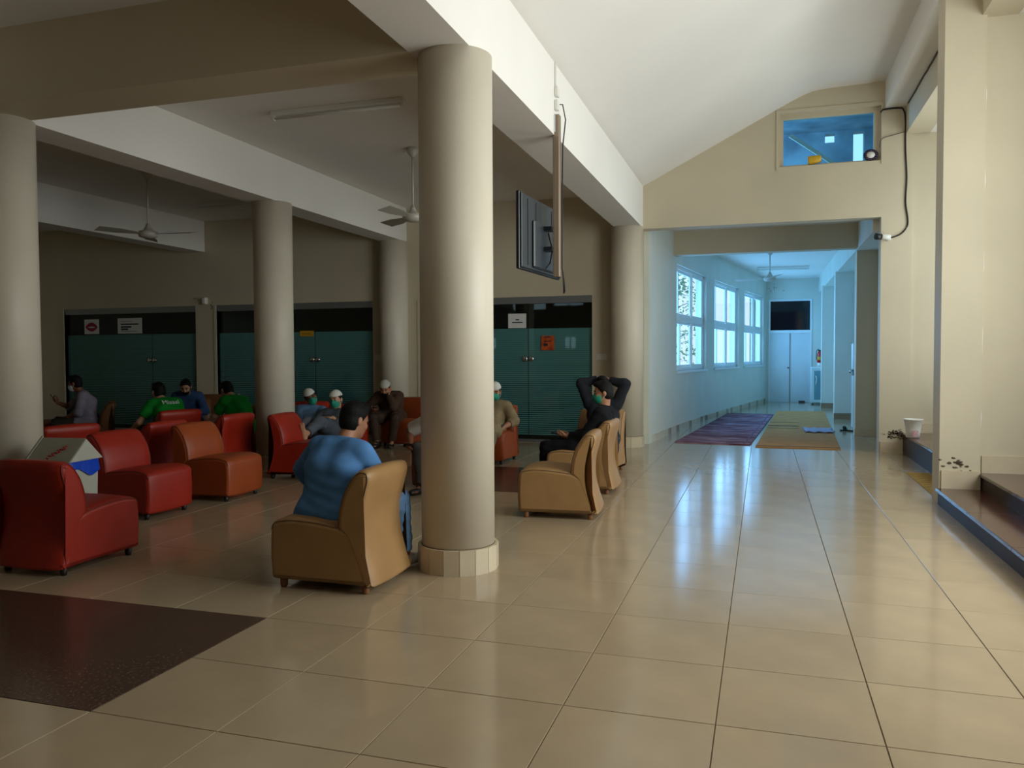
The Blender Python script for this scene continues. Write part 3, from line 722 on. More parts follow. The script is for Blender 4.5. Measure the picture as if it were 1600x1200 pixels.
# ------------------------------------------------------------------ bucket, mat, board
M['pinkb'] = mat('pink_print_bucket', 'd9a9b4', .5, var=.3, vscale=40)
bu = empty('bucket', (1.925, 11.9, .29), label='white bucket with a faded pink print on the far maroon step', cat='bucket')
MB().lathe([(.075, 0), (.085, .005), (.092, .10), (.115, .235), (.122, .24), (.122, .25), (.112, .25), (.105, .235), (.084, .02), (.01, .015)], n=32, cap=False).build('shell', M['plastic'], bu)
q = MB()
for k in range(7):
    a0, a1 = -1.9+k*.13, -1.9+(k+1)*.13
    q.poly([((.0865+.0006+z*.075)*math.cos(a), (.0865+.0006+z*.075)*math.sin(a), z) for a, z in ((a0, .02), (a1, .02), (a1, .10), (a0, .10))], [(0, 1, 2, 3)])
q.build('print', M['pinkb'], bu)
M['matY'] = mat('yellow_mat', 'b09048', .8, var=.2, vscale=20)
mt_ = empty('floor_mat', (1.75, 9.75, 0), label='yellow ribbed mat on the floor behind the square pillar', cat='mat')
MB().bbox(-.125, .125, -.95, .75, 0, .008, .002).build('base', M['matY'], mt_)
for k in range(24): MB().box(-.12, .12, -.93+k*.07, -.895+k*.07, .008, .013).build('rib', M['matY'], mt_)
bd = MB().poly([(1.845, 13.0, 0), (1.845, 13.25, 0), (1.858, 13.25, .95), (1.858, 13.1, .95), (1.815, 13.0, 0), (1.815, 13.25, 0), (1.845, 13.25, .95), (1.845, 13.1, .95)], [(0,1,2,3), (7,6,5,4), (0,4,5,1), (1,5,6,2), (2,6,7,3), (3,7,4,0)]).build('wooden_board', M['wood'], label='thin dark board leaning on the corridor right wall', cat='board')

# ------------------------------------------------------------------ rugs and corridor things
def stripe_mat(name, cols, scale, axis='Y'):
    m = bpy.data.materials.new(name); m.use_nodes = True; nt = m.node_tree; b = nt.nodes['Principled BSDF']; b.inputs['Roughness'].default_value = .95; b.inputs['Specular IOR Level'].default_value = .1
    tc = N(nt, 'ShaderNodeTexCoord'); mp = N(nt, 'ShaderNodeMapping'); mp.inputs['Scale'].default_value = (.15, 1, 1)
    nt.links.new(tc.outputs['Object'], mp.inputs[0]); nz = N(nt, 'ShaderNodeTexNoise'); nz.inputs['Scale'].default_value = scale; nz.inputs['Detail'].default_value = 2
    nt.links.new(mp.outputs[0], nz.inputs['Vector']); r = N(nt, 'ShaderNodeValToRGB'); r.color_ramp.elements[0].position = .35; r.color_ramp.elements[1].position = .62
    r.color_ramp.elements[0].color = lin(cols[0]); r.color_ramp.elements[1].color = lin(cols[-1])
    for k, c in enumerate(cols[1:-1]): e = r.color_ramp.elements.new(.35+.27*(k+1)/(len(cols)-1)); e.color = lin(c)
    nt.links.new(nz.outputs['Fac'], r.inputs[0]); nt.links.new(r.outputs[0], b.inputs['Base Color']); return m
M['rugP'] = stripe_mat('purple_striped_rug', ['4a1f2c', '6a3a48', '8a6a7c', 'a08a98', '54303c'], 9)
M['rugB'] = mat('rug_border', '6a4a62', .95); M['rugY'] = mat('straw_rug', 'b07c40', .95, var=.15, vscale=4, bump=.3, bscale=200); M['rugD'] = mat('straw_rug_stripe', '7a5a34', .95)
def quad_slab(c, z0, z1):
    P = [(x, y, z0) for x, y in c]+[(x, y, z1) for x, y in c]
    return MB().poly(P, [(3,2,1,0), (4,5,6,7), (0,1,5,4), (1,2,6,5), (2,3,7,6), (3,0,4,7)])
def lerp2(c, u, v):
    a = Vector(c[0])*(1-u)+Vector(c[1])*u; b = Vector(c[3])*(1-u)+Vector(c[2])*u; return tuple(a*(1-v)+b*v)
rc = [(-1.36, 13.15), (-.19, 13.02), (.235, 19.8), (-.80, 19.95)]
rg = quad_slab(rc, 0, .012).build('rug', M['rugP'], label='purple striped rug on the left of the corridor floor', cat='rug', group='corridor rugs')
for u0, u1, v0, v1 in ((0, .012, 0, 1), (.988, 1, 0, 1), (0, 1, 0, .01), (.9, .93, .01, .99), (.0, 1, .585, .60), (0, 1, .99, 1)):
    quad_slab([lerp2(rc, *q) for q in ((u0, v0), (u1, v0), (u1, v1), (u0, v1))], .012, .015).build('border', M['rugB'], rg)
yc_ = [(-.11, 12.78), (1.10, 12.75), (1.43, 21.1), (.33, 21.0)]
ry = quad_slab(yc_, 0, .012).build('rug', M['rugY'], label='straw yellow rug on the right of the corridor floor', cat='rug', group='corridor rugs')
for v in (.012, .40, .45, .47, .56): quad_slab([lerp2(yc_, *q) for q in ((0, v), (1 if v < .1 else .5, v), (1 if v < .1 else .45, v+.012), (0, v+.012))], .012, .016).build('stripe', M['rugD'], ry)
cl = MB()
nx, ny = 10, 6
for j in range(ny):
    for i in range(nx): cl.v.append((.72+.5*i/(nx-1)+.02*math.sin(j*2), 15.25+.85*j/(ny-1)+.05*math.sin(i*1.7), .022+.02*abs(math.sin(i*1.1+j*.8))))
for j in range(ny-1):
    for i in range(nx-1): a = j*nx+i; cl.f.append((a, a+1, a+nx+1, a+nx)); cl.sm.append(True)
clo = cl.build('folded_cloth', mat('lavender_cloth', '8f92ae', .9), label='lavender cloth dropped on the straw yellow rug', cat='cloth')
sm_ = clo.modifiers.new('thick', 'SOLIDIFY'); sm_.thickness = .012; sm_.offset = 1
sl = empty('slipper', (1.47, 15.9, 0), math.radians(60), label='dark slipper beside the shaded corridor pillar', cat='shoe')
MB().prism(rounded([(-.045, -.13), (.045, -.13), (.05, .1), (.0, .14), (-.05, .1)], .03), 'z', 0, .025).build('sole', M['black'], sl)
MB().tube(smooth([(-.045, .03, .02), (-.03, .05, .07), (.03, .05, .07), (.045, .03, .02)]), .02, 8).build('strap', M['black'], sl)
fr_ = empty('refrigerator', (1.55, 24.35, 0), label='small pale refrigerator by the corridor end door', cat='refrigerator')
M['fridge'] = mat('fridge_enamel', 'ccdada', .3); M['fgl'] = mat('fridge_door_glass', '6f98a2', .12, .6)
MB().bbox(-.27, .27, -.26, .3, .03, 1.05, .012).build('cabinet', M['fridge'], fr_)
do = MB().bbox(-.27, .27, -.31, -.262, .05, 1.04, .012).build('door', M['fridge'], fr_)
MB().box(-.19, .22, -.314, -.309, .14, .95).build('glass', M['fgl'], do)
MB().tube(smooth([(-.15, -.32, .55), (-.14, -.36, .62), (-.13, -.36, .74), (-.15, -.32, .8)]), .012, 8).build('handle', M['plastic'], do)
for sx in (-1, 1): MB().box(sx*.22-.02, sx*.22+.02, -.25, -.21, 0, .03).build('foot', M['black'], fr_)
fe = empty('fire_extinguisher', (1.52, 24.3, 1.05), label='red fire extinguisher standing on the refrigerator', cat='extinguisher')
M['fer'] = mat('extinguisher_red', 'b01a1a', .3)
MB().lathe([(.06, .12), (.075, .14), (.075, .36), (.055, .42), (.02, .45)], n=20).build('cylinder', M['fer'], fe)
MB().lathe([(.07, 0), (.07, .12)], n=20).build('stand', M['plastic'], fe)
MB().lathe([(.0765, .2), (.0765, .29)], n=20, cap=False).build('label_band', M['yel'], fe)
MB().tube(smooth([(0, 0, .44), (-.04, -.02, .5), (-.09, -.03, .44), (-.095, -.03, .2)]), .01, 8).build('hose', M['black'], fe)
MB().box(-.05, .05, -.012, .012, .45, .48).build('lever', M['black'], fe)
di = empty('water_dispenser', (1.74, 16.7, 0), label='white water dispenser edge behind the shaded corridor pillar', cat='dispenser')
MB().bbox(-.11, .11, -.15, .15, 0, 1.0, .012).build('cabinet', M['fridge'], di)
MB().bbox(-.115, .105, -.14, .14, 1.12, 1.62, .012).build('tank', M['fridge'], di)
MB().box(-.1, .1, -.12, .12, 1.0, 1.12).build('recess', M['black'], di)
for y in (-.05, .05): MB().tube([(-.11, y, 1.1), (-.15, y, 1.09), (-.15, y, 1.05)], .012, 8).build('tap', M['chrome'], di)

# ------------------------------------------------------------------ outdoors seen through the corridor windows
M['grass'] = mat('sunlit_grass', '7fa050', .9, col2='4f7034', vscale=2)
struct('ground', MB().box(-40, -2.0, 25.4, 80, -.5, -.4).box(-12, -2.0, 15.3, 25.4, -.5, -.4), M['grass'], 'sunlit lawn outside the corridor windows')
M['leaf'] = mat('green_leaf', '3f7a34', .6, col2='6fa04a', vscale=3); M['bark'] = mat('bark', '4e3a28', .9, bump=.6, bscale=30)
def tree(x, y, label, seed, h=4.2, r=1.5, n=700, low=2.2):
    rnd = random.Random(seed); o = empty('tree', (x, y, -.4), label=label, cat='tree', group='trees outside the corridor windows')
    tr = MB(); tr.tube([(0, 0, 0), (.08, .05, h*.4), (0, .1, h*.75)], .12, 8, .05)
    for k in range(6):
        a = k*1.05; tr.tube([(.04, .07, h*(.4+.05*k)), (r*.5*math.cos(a), r*.5*math.sin(a), h*(.6+.05*k)), (r*.85*math.cos(a), r*.85*math.sin(a), h*(.65+.05*k))], .04, 6, .012)
    tr.build('trunk', M['bark'], o)
    lf = MB()
    for _ in range(n):
        a = rnd.random()*6.283; q = r*rnd.random()**.4; z = low+(h-low)*rnd.random(); s = rnd.uniform(.06, .12)
        c = Vector((q*math.cos(a), q*math.sin(a), z)); d = Vector((rnd.gauss(0, 1), rnd.gauss(0, 1), rnd.gauss(-.3, .6))).normalized(); e = d.cross(Vector((rnd.gauss(0, 1), rnd.gauss(0, 1), rnd.gauss(0, 1)))).normalized()
        lf.poly([c, c+d*s+e*s*.4, c+d*s*2.1, c+d*s-e*s*.4], [(0, 1, 2, 3)])
    lf.build('foliage', M['leaf'], o, kind='stuff')
tree(-3.2, 22.6, 'tree with a branch hanging into the nearest window view', 1, 4.3, 1.25, 170, 3.5)
tree(-3.9, 33, 'slender tree seen through the farthest window', 2, 5.5, 1.5, 700, 1.8)
tree(-5.5, 42, 'large pale tree far outside the middle window', 3, 7, 2.4, 900, 1.0)

# ------------------------------------------------------------------ people: bodies grown as one smooth surface from tapered limbs
def V(*a): return np.array(a, float)
def unit(a): a = np.asarray(a, float); return a/np.linalg.norm(a)
class Field:
    """signed distance field on a grid; limbs are blended in, then the zero surface is meshed (surface nets)"""
    def __init__(s, h): s.h = h; s.pr = []
    def cone(s, a, b, ra, rb, k=.02, cut=None): s.pr.append(('c', np.asarray(a, float), np.asarray(b, float), ra, rb, k, cut)); return s
    def ball(s, c, r, k=.02): return s.cone(c, np.asarray(c)+1e-4, r, r, k)
    def ell(s, c, ax, rad, k=.02, cut=None): s.pr.append(('e', np.asarray(c, float), np.asarray(ax, float), np.asarray(rad, float), 0, k, cut)); return s
    def mesh(s, name, m, fold=0., seed=0, keep=None):
        h = s.h; lo, hi = [], []
        for p in s.pr:
            if p[0] == 'c': r = max(p[3], p[4]); lo.append(np.minimum(p[1], p[2])-r); hi.append(np.maximum(p[1], p[2])+r)
            else: r = max(p[3]); lo.append(p[1]-r); hi.append(p[1]+r)
        pad = 4*h+.012
        o = np.min(lo, 0)-pad; n = np.ceil((np.max(hi, 0)+pad-o)/h).astype(int)+1
        D = np.full(n, 1., np.float32)
        for (t, a, b, ra, rb, k, cut), l, q in zip(s.pr, lo, hi):
            i0 = np.maximum(0, np.floor((l-k-2*h-.02-o)/h)).astype(int); i1 = np.minimum(n, np.ceil((q+k+2*h+.02-o)/h).astype(int)+1)
            X = [(o[d]+h*np.arange(i0[d], i1[d])) for d in range(3)]
            x, y, z = X[0][:, None, None], X[1][None, :, None], X[2][None, None, :]
            if t == 'c':
                ba = b-a; L = max(ba@ba, 1e-9)
                tt = np.clip(((x-a[0])*ba[0]+(y-a[1])*ba[1]+(z-a[2])*ba[2])/L, 0, 1)
                d = np.sqrt((x-a[0]-tt*ba[0])**2+(y-a[1]-tt*ba[1])**2+(z-a[2]-tt*ba[2])**2)-(ra+(rb-ra)*tt)
            else:
                R = b; u = [((x-a[0])*R[i][0]+(y-a[1])*R[i][1]+(z-a[2])*R[i][2]) for i in range(3)]
                k0 = np.sqrt(sum((u[i]/ra[i])**2 for i in range(3))); k1 = np.sqrt(sum((u[i]/ra[i]**2)**2 for i in range(3)))+1e-6
                d = k0*(k0-1)/k1
            if cut is not None:
                for cp, cn in cut: d = np.maximum(d, (x-cp[0])*cn[0]+(y-cp[1])*cn[1]+(z-cp[2])*cn[2])
            sl = tuple(slice(i0[q_], i1[q_]) for q_ in range(3)); E = D[sl]
            hh = np.clip(.5+.5*(E-d)/k, 0, 1); D[sl] = E+(d-E)*hh-k*hh*(1-hh)
        if fold:
            X = [(o[d]+h*np.arange(n[d])) for d in range(3)]; x, y, z = X[0][:, None, None], X[1][None, :, None], X[2][None, None, :]
            w1 = 2.2*np.sin(9*z+4*x+seed)+1.5*np.sin(7*y-5*x+seed*2)
            D += fold*(np.sin(38*x+17*z+w1+seed)*.5+np.sin(31*y-23*z+1.3*w1)*.5+.6*np.sin(61*z+20*x-12*y+w1*1.7)).astype(np.float32)
        if keep is not None:
            X = [(o[d]+h*np.arange(n[d])) for d in range(3)]; x, y, z = X[0][:, None, None], X[1][None, :, None], X[2][None, None, :]
            for cp, cn in keep: D = np.maximum(D, (x-cp[0])*cn[0]+(y-cp[1])*cn[1]+(z-cp[2])*cn[2])
        Sg = D < 0; sh = tuple(np.array(D.shape)-1); cnt = np.zeros(sh, np.int8)
        cor = [(i, j, k) for i in (0, 1) for j in (0, 1) for k in (0, 1)]
        for i, j, k in cor: cnt += Sg[i:i+sh[0], j:j+sh[1], k:k+sh[2]]
        act = (cnt > 0) & (cnt < 8); ijk = np.argwhere(act); idx = np.full(sh, -1, np.int32); idx[act] = np.arange(len(ijk))
        vals = np.stack([D[ijk[:, 0]+i, ijk[:, 1]+j, ijk[:, 2]+k] for i, j, k in cor], 1)
        pos = np.zeros((len(ijk), 3)); c = np.zeros(len(ijk))
        for p in range(8):
            for q in range(p+1, 8):
                A, B = np.array(cor[p]), np.array(cor[q])
                if abs(A-B).sum() != 1: continue
                va, vb = vals[:, p], vals[:, q]; mk = (va < 0) != (vb < 0)
                tt = np.where(mk, va/np.where(mk, va-vb, 1), 0)
                pos += mk[:, None]*(A+tt[:, None]*(B-A)); c += mk
        pos = (ijk+pos/c[:, None])*h+o
        F = []
        for ax in range(3):
            u, v = [(1, 2), (2, 0), (0, 1)][ax]
            s0 = [slice(None)]*3; s1 = [slice(None)]*3; s0[ax] = slice(0, -1); s1[ax] = slice(1, None)
            ch = Sg[tuple(s0)] != Sg[tuple(s1)]; e = np.argwhere(ch)
            ok = (e[:, u] > 0) & (e[:, v] > 0) & (e[:, u] < D.shape[u]-1) & (e[:, v] < D.shape[v]-1); e = e[ok]
            if not len(e): continue
            du = np.zeros(3, int); du[u] = 1; dv = np.zeros(3, int); dv[v] = 1
            g = lambda w_: idx[w_[:, 0], w_[:, 1], w_[:, 2]]
            Q = np.stack([g(e-du-dv), g(e-dv), g(e), g(e-du)], 1)
            ins = Sg[e[:, 0], e[:, 1], e[:, 2]]; Q[~ins] = Q[~ins][:, ::-1]; F.append(Q)
        F = np.concatenate(F); F = F[(F >= 0).all(1)]
        # relax once for smoothness
        nb = np.zeros_like(pos); nc = np.zeros(len(pos))
        for i in range(4):
            a, b = F[:, i], F[:, (i+1) % 4]; np.add.at(nb, a, pos[b]); np.add.at(nc, a, 1); np.add.at(nb, b, pos[a]); np.add.at(nc, b, 1)
        pos = pos*.5+.5*nb/np.maximum(nc, 1)[:, None]
        me = bpy.data.meshes.new(name); me.vertices.add(len(pos)); me.vertices.foreach_set('co', pos.astype(np.float32).ravel())
        me.loops.add(len(F)*4); me.loops.foreach_set('vertex_index', F.astype(np.int32).ravel())
        me.polygons.add(len(F)); me.polygons.foreach_set('loop_start', np.arange(0, len(F)*4, 4, dtype=np.int32)); me.polygons.foreach_set('loop_total', np.full(len(F), 4, np.int32))
        me.polygons.foreach_set('use_smooth', np.ones(len(F), bool)); me.update(calc_edges=True); me.validate()
        me.materials.append(m); return me
def ik(a, t, l1, l2, pole):
    d = t-a; L = np.linalg.norm(d); 
    if L > l1+l2-.004: t = a+d/L*(l1+l2-.004); d = t-a; L = np.linalg.norm(d)
    u = d/L; x = (l1*l1-l2*l2+L*L)/(2*L); hgt = math.sqrt(max(0, l1*l1-x*x)); p = np.asarray(pole, float); p = p-(p@u)*u
    return a+u*x+unit(p)*hgt, t
def rotv(v, ax, ang):
    ax = unit(ax); return v*math.cos(ang)+np.cross(ax, v)*math.sin(ang)+ax*(ax@v)*(1-math.cos(ang))
def hand(F, wr, d, n, side, curl=.5, spread=1.):
    """palm, four fingers of unequal length and a thumb from the side of the palm; n = way the palm faces"""
    d = unit(d); n = unit(n-(n@d)*d); s = np.cross(d, n)*side
    offs = (.030, .010, -.010, -.029); L = (.070, .079, .073, .057)
    for o_, l in zip(offs, L):
        kn = wr+d*(.088-.25*abs(o_-.005))+s*o_
        F.cone(wr+d*.005+s*o_*.55, kn, .0155, .012, .010)
        ax = np.cross(d, n); p = kn; dd = d; a = 0
        for q, (fr, rr) in enumerate(((.46, .0098), (.30, .009), (.24, .008))):
            dd = rotv(dd, ax, curl*(.7, 1.0, .7)[q]); e = p+dd*l*fr; F.cone(p, e, rr, rr-.0008, .003); p = e
    t0 = wr+d*.022+s*.026; t1 = t0+unit(d*.62+s*.62+n*.35)*.042; t2 = t1+unit(d*.9+s*.18+n*(.2+.3*curl))*.032; t3 = t2+unit(d*.9-s*.05+n*(.2+.5*curl))*.026
    F.cone(t0-s*.008, t1, .017, .0125, .008); F.cone(t1, t2, .0118, .0105, .004); F.cone(t2, t3, .0105, .0085, .004)
SKIN = {k: mat('skin_'+k, c, .5, .35, var=.08, vscale=12) for k, c in (('a', 'a8765a'), ('b', '7a4e38'), ('c', 'b98a6c'))}
HAIR = mat('black_hair', '080706', .6, .2, bump=.5, bscale=120); CAPM = mat('white_knit_cap', 'd6d3ca', .9, bump=.5, bscale=140); MASKG = mat('green_surgical_mask', '1f8a70', .8, bump=.2, bscale=60); MASKW = mat('white_surgical_mask', 'c2c8d4', .8)
EYE = mat('eye', '1a1210', .2); LIP = mat('lips', '7a4038', .5); SHOE = mat('black_shoe', '15120f', .5); PHONE = mat('phone_body', '101114', .25); SCREEN = mat('phone_glass', '4a5562', .08)
CLOTH = {}
def cloth(c):
    if c not in CLOTH: CLOTH[c] = mat('cloth_'+c, c, .88, .15, var=.12, vscale=9, bump=.25, bscale=220)
    return CLOTH[c]
PS = .94   # overall stature
INFO = []
def person(label, loc, face, shirt, trous, skin='a', lean=8, side=0, twist=0, pelvis_z=.50, head=(0, -10), headroll=0, lw=None, rw=None, lp=(-.6, -.5, -.5), rp=(.6, -.5, -.5),
           lh=None, rh=None, la=(-.13, .42, .07), ra=(.13, .42, .07), lk=(-.3, .5, 1), rk=(.3, .5, 1), sleeve=.93, hem=.45, cap=None, mask=None, hair=True, beard=False, loose=.022, shoes=True, trlen=.9,
           curlL=.5, curlR=.5, phone=None, slouch=.0, text=None, vox=.0075, collar=True, sq=.90):
    """seated figure; local +y is forward, +x the sitter's right, z up from the floor"""
    pel = V(0, 0, pelvis_z); ln = math.radians(lean); sd = math.radians(side)
    up1 = unit(V(math.sin(sd), math.sin(ln-.12), math.cos(ln-.12))); up2 = unit(V(math.sin(sd*1.1), math.sin(ln+.16+slouch), math.cos(ln+.16+slouch)))
    waist = pel+up1*.16*sq; chest = waist+up1*.16*sq; neck = chest+up2*.20*(.4+.6*sq)
    tw = math.radians(twist); rt = unit(V(math.cos(tw), math.sin(tw), -math.sin(sd)*.8)); fw = unit(np.cross(up2, rt))
    shR, shL = neck-up2*.065+rt*.175, neck-up2*.065-rt*.175
    yaw, pit = math.radians(head[0]), math.radians(head[1]); fb_ = unit(V(-math.sin(yaw+0), math.cos(yaw), 0)); hr = V(math.cos(yaw), math.sin(yaw), 0)
    hf = fb_*math.cos(pit)+V(0, 0, 1)*math.sin(pit); hu = np.cross(hr, hf); rr = math.radians(headroll); hr, hu = hr*math.cos(rr)+hu*math.sin(rr), hu*math.cos(rr)-hr*math.sin(rr)
    hc = neck+up2*.085+unit(hu+up2)*.075+hf*.028
    H = lambda x, y, z: hc+hr*x+hf*y+hu*z
    AX = np.array([hr, hf, hu])
    eR, wR = ik(shR, V(*(rw or (.16, .40, .60))), .285, .25, V(*rp)); eL, wL = ik(shL, V(*(lw or (-.16, .40, .60))), .285, .25, V(*lp))
    hipR, hipL = pel+V(.092, .02, -.01), pel+V(-.092, .02, -.01)
    kR, aR = ik(hipR, V(*ra), .43, .41, V(*rk)); kL, aL = ik(hipL, V(*la), .43, .41, V(*lk))
    # --- body: one continuous surface
    F = Field(vox)
    def torso(F, g, k=.05):
        F.cone(pel+V(.075, -.01, 0), waist+rt*.06, .115+g, .10+g, k); F.cone(pel-V(.075, .01, 0), waist-rt*.06, .115+g, .10+g, k)
        F.cone(waist+rt*.055, chest+rt*.075-up2*.01, .10+g, .105+g, k); F.cone(waist-rt*.055, chest-rt*.075-up2*.01, .10+g, .105+g, k)
        F.cone(chest+rt*.07, neck-up2*.075+rt*.09, .105+g, .068+g*.8, k); F.cone(chest-rt*.07, neck-up2*.075-rt*.09, .105+g, .068+g*.8, k)
        F.cone(shR-rt*.02, shL+rt*.02, .055+g*.9, .055+g*.9, k); F.cone(neck-up2*.03+rt*.03, shR, .05+g*.5, .052+g*.8, .03); F.cone(neck-up2*.03-rt*.03, shL, .05+g*.5, .052+g*.8, .03)
    torso(F, 0)
    F.cone(neck-up2*.05, hc-hu*.06-hf*.02, .06, .054, .025)
    for a, e, w_ in ((shR, eR, wR), (shL, eL, wL)): F.cone(a, e, .050, .041, .03); F.cone(e, (e+w_)/2, .043, .038, .015); F.cone((e+w_)/2, w_, .038, .026, .012)
    for hp, k_, a_ in ((hipR, kR, aR), (hipL, kL, aL)):
        F.cone(hp, k_, .088, .060, .04); F.cone(k_, k_*.6+a_*.4, .057, .052, .02); F.cone(k_*.6+a_*.4, a_, .052, .036, .02)
    feet = []
    for k_, a_, s_ in ((kR, aR, 1), (kL, aL, -1)):
        sh_ = unit(a_-k_); f_ = unit(unit(V(a_[0]-pel[0], a_[1]-pel[1], 0)+V(0, .6, 0))*1.0-sh_*(sh_@unit(V(0, 1, 0)))*.9+V(0, 0, .001)) if abs(sh_[2]) < .75 else unit(V(s_*.18, 1, 0))
        if abs(sh_[2]) < .75: f_ = unit(np.cross(np.cross(sh_, V(0, 0, 1)), sh_))
        lat = unit(np.cross(f_, -sh_)); hl = a_+sh_*.035-f_*.035; toe = a_+sh_*.045+f_*.15
        F.cone(a_, hl, .036, .034, .015); F.cone(hl, toe, .034, .024, .02); F.cone(a_+f_*.02, toe-f_*.03, .034, .027, .02)
        for q in range(5): F.cone(toe-f_*.035+lat*(q-2)*.014, toe+f_*(.03-.004*abs(q-(2+s_*1.2)))+lat*(q-2)*.0165, .014, .0095, .006)
        feet.append((hl, toe, f_))
    hd = [(wR, eR, rh, 1, curlR), (wL, eL, lh, -1, curlL)]
    for w_, e_, sp, s_, cu_ in hd:
        d = unit(w_-e_); n_ = V(0, 0, -1)
        if sp: d, n_ = unit(V(*sp[0])), V(*sp[1])
        hand(F, w_, d, n_, s_, cu_)
    F.ell(H(0, -.008, .030), AX, (.077, .097, .097), .02); F.ell(H(0, .028, -.045), AX, (.058, .068, .075), .03); F.cone(H(0, .05, -.095), H(0, .075, -.09), .026, .02, .02)
    F.cone(H(0, .094, .012), H(0, .108, -.026), .009, .0145, .010); F.cone(H(-.035, .084, .026), H(.035, .084, .026), .011, .011, .012)
    F.cone(H(.038, .068, -.025), H(-.038, .068, -.025), .022, .022, .02)
    for s_ in (-1, 1): F.ell(H(s_*.080, -.012, -.004), AX, (.011, .022, .034), .008)
    F.cone(H(-.02, .088, -.062), H(.02, .088, -.062), .008, .008, .008)
    body = bpy.data.objects.new('person', F.mesh('person', SKIN[skin])); COL.objects.link(body); body.location = loc; body.scale = (PS,)*3; body.rotation_euler = (0, 0, math.radians(face-90))
    tag(body, label, 'person')
    part = lambda nm, me: link(nm, me, body)
    # --- face
    for s_ in (-1, 1):
        m = MB(); c = H(s_*.031, .086, .008); m.poly([c+hr*.014*math.cos(q*PI/4)+hu*.007*math.sin(q*PI/4)+hf*.006 for q in range(8)]+[c-hf*.004], [tuple(range(8))]+[(q, (q+1) % 8, 8) for q in range(8)], True)
        part('eye', m.mesh('eye', EYE))
        m = MB(); m.tube([H(s_*.016, .097, .030), H(s_*.033, .095, .036), H(s_*.05, .083, .030)], .0052, 6)
        part('eyebrow', m.mesh('eyebrow', HAIR))
    if not mask: part('mouth', MB().tube([H(-.022, .086, -.061), H(0, .0965, -.059), H(.022, .086, -.061)], .0055, 6).mesh('mouth', LIP))
    # --- hair, cap, beard, mask
    if hair:
        Fh = Field(.007); fc = [(H(0, .052, .052), unit(hf*1.0-hu*.55))]
        Fh.ell(H(0, -.012, .038), AX, (.086, .104, .103), .01, [(H(0, .045, .045), unit(hf-hu*.7)), (H(0, 0, -.052), -hu)])
        Fh.ell(H(0, -.03, -.02), AX, (.080, .078, .07), .02, [(H(0, -.015, 0), hf), (H(0, 0, -.085), -hu)])
        if not cap: Fh.ell(H(0, .045, .105), AX, (.062, .055, .034), .02)
        part('hair', Fh.mesh('hair', HAIR, fold=.0018, seed=3))
    if cap:
        Fc = Field(.007); Fc.ell(H(0, -.012, .045), AX, (.093, .110, .105), .01, [(H(0, .06, .052), unit(-hu-hf*.05))])
        Fc.cone(H(0, 0, .055), H(0, -.02, .055), .0, .0, .001)
        part('cap', Fc.mesh('cap', cap if not isinstance(cap, str) else cloth(cap)))
    if beard:
        Fb = Field(.007); Fb.ell(H(0, .036, -.062), AX, (.062, .068, .066), .01, [(H(0, 0, -.045), unit(hu*.9-hf*.25)), (H(0, -.01, 0), -hf)]); part('beard', Fb.mesh('beard', HAIR, fold=.002))
    if mask:
        Fm = Field(.006); Fm.ell(H(0, .040, -.048), AX, (.069, .082, .074), .01, [(H(0, .0, -.002), unit(hu-hf*.12)), (H(0, .030, 0), -hf), (H(0, 0, -.112), -hu)])
        Fm.cone(H(0, .10, -.008), H(0, .115, -.035), .012, .016, .02)
        mo = part('face_mask', Fm.mesh('face_mask', mask)); me_ = MB()
        for s_ in (-1, 1):
            for z in (-.012, -.085): me_.tube([H(s_*.062, .035, z), H(s_*.083, .0, -.02+z*.25), H(s_*.086, -.025, -.005)], .0024, 5)
        link('ear_loops', me_.mesh('ear_loops', CAPM), mo)
    # --- clothes
    Fs = Field(.009); torso(Fs, loose, .06); sc_ = cloth(shirt)
    for a, e, w_ in ((shR, eR, wR), (shL, eL, wL)):
        if sleeve > .6:
            end = e+(w_-e)*((sleeve-.5)/.5); Fs.cone(a, e, .056+loose, .048+loose*.8, .018); Fs.cone(e, end+(w_-e)*.1, .048+loose*.8, .036+loose*.5, .015, [(end, unit(w_-e))])
        else:
            end = a+(e-a)*(sleeve/.5); Fs.cone(a, end+(e-a)*.15, .058+loose, .055+loose, .03, [(end, unit(e-a))])
    if collar: Fs.cone(neck-up2*.02-rt*.008, neck+up2*.012+rt*.008, .066, .063, .02, [(neck+up2*.022, up2)])
    if hem > 0:
        for hp, k_ in ((hipR, kR), (hipL, kL)): Fs.cone(hp, hp+(k_-hp)*hem, .098+loose, .088+loose, .05)
        Fs.cone(pel+V(.1, -.06, -.02), pel+V(-.1, -.06, -.02), .105+loose*.6, .105+loose*.6, .05)
    keep = [(V(0, 0, pelvis_z-.088), V(0, 0, -1))] if pelvis_z < .6 else None
    if hem > .5: keep = None
    so_ = part('shirt', Fs.mesh('shirt', sc_, fold=.0034 if loose > .02 else .0026, seed=hash(label) % 17, keep=keep))
    Ft = Field(.009); tc_ = cloth(trous)
    Ft.cone(pel+V(.06, 0, -.0), pel+V(-.06, 0, -.0), .125, .125, .04)
    for hp, k_, a_ in ((hipR, kR, aR), (hipL, kL, aL)):
        Ft.cone(hp, k_, .098, .078, .04); e_ = k_+(a_-k_)*trlen; Ft.cone(k_, e_+(a_-k_)*.1, .078, .062, .02, [(e_, unit(a_-k_))])
    part('trousers', Ft.mesh('trousers', tc_, fold=.005, seed=2))
    if shoes:
        for hl, toe, f_ in feet:
            Fk = Field(.008); Fk.cone(hl, toe+f_*.02, .045, .036, .02); Fk.cone(hl+V(0, 0, .03), hl+V(0, 0, .03)+f_*.06, .042, .04, .02)
            part('shoe', Fk.mesh('shoe', SHOE if shoes is True else cloth(shoes)))
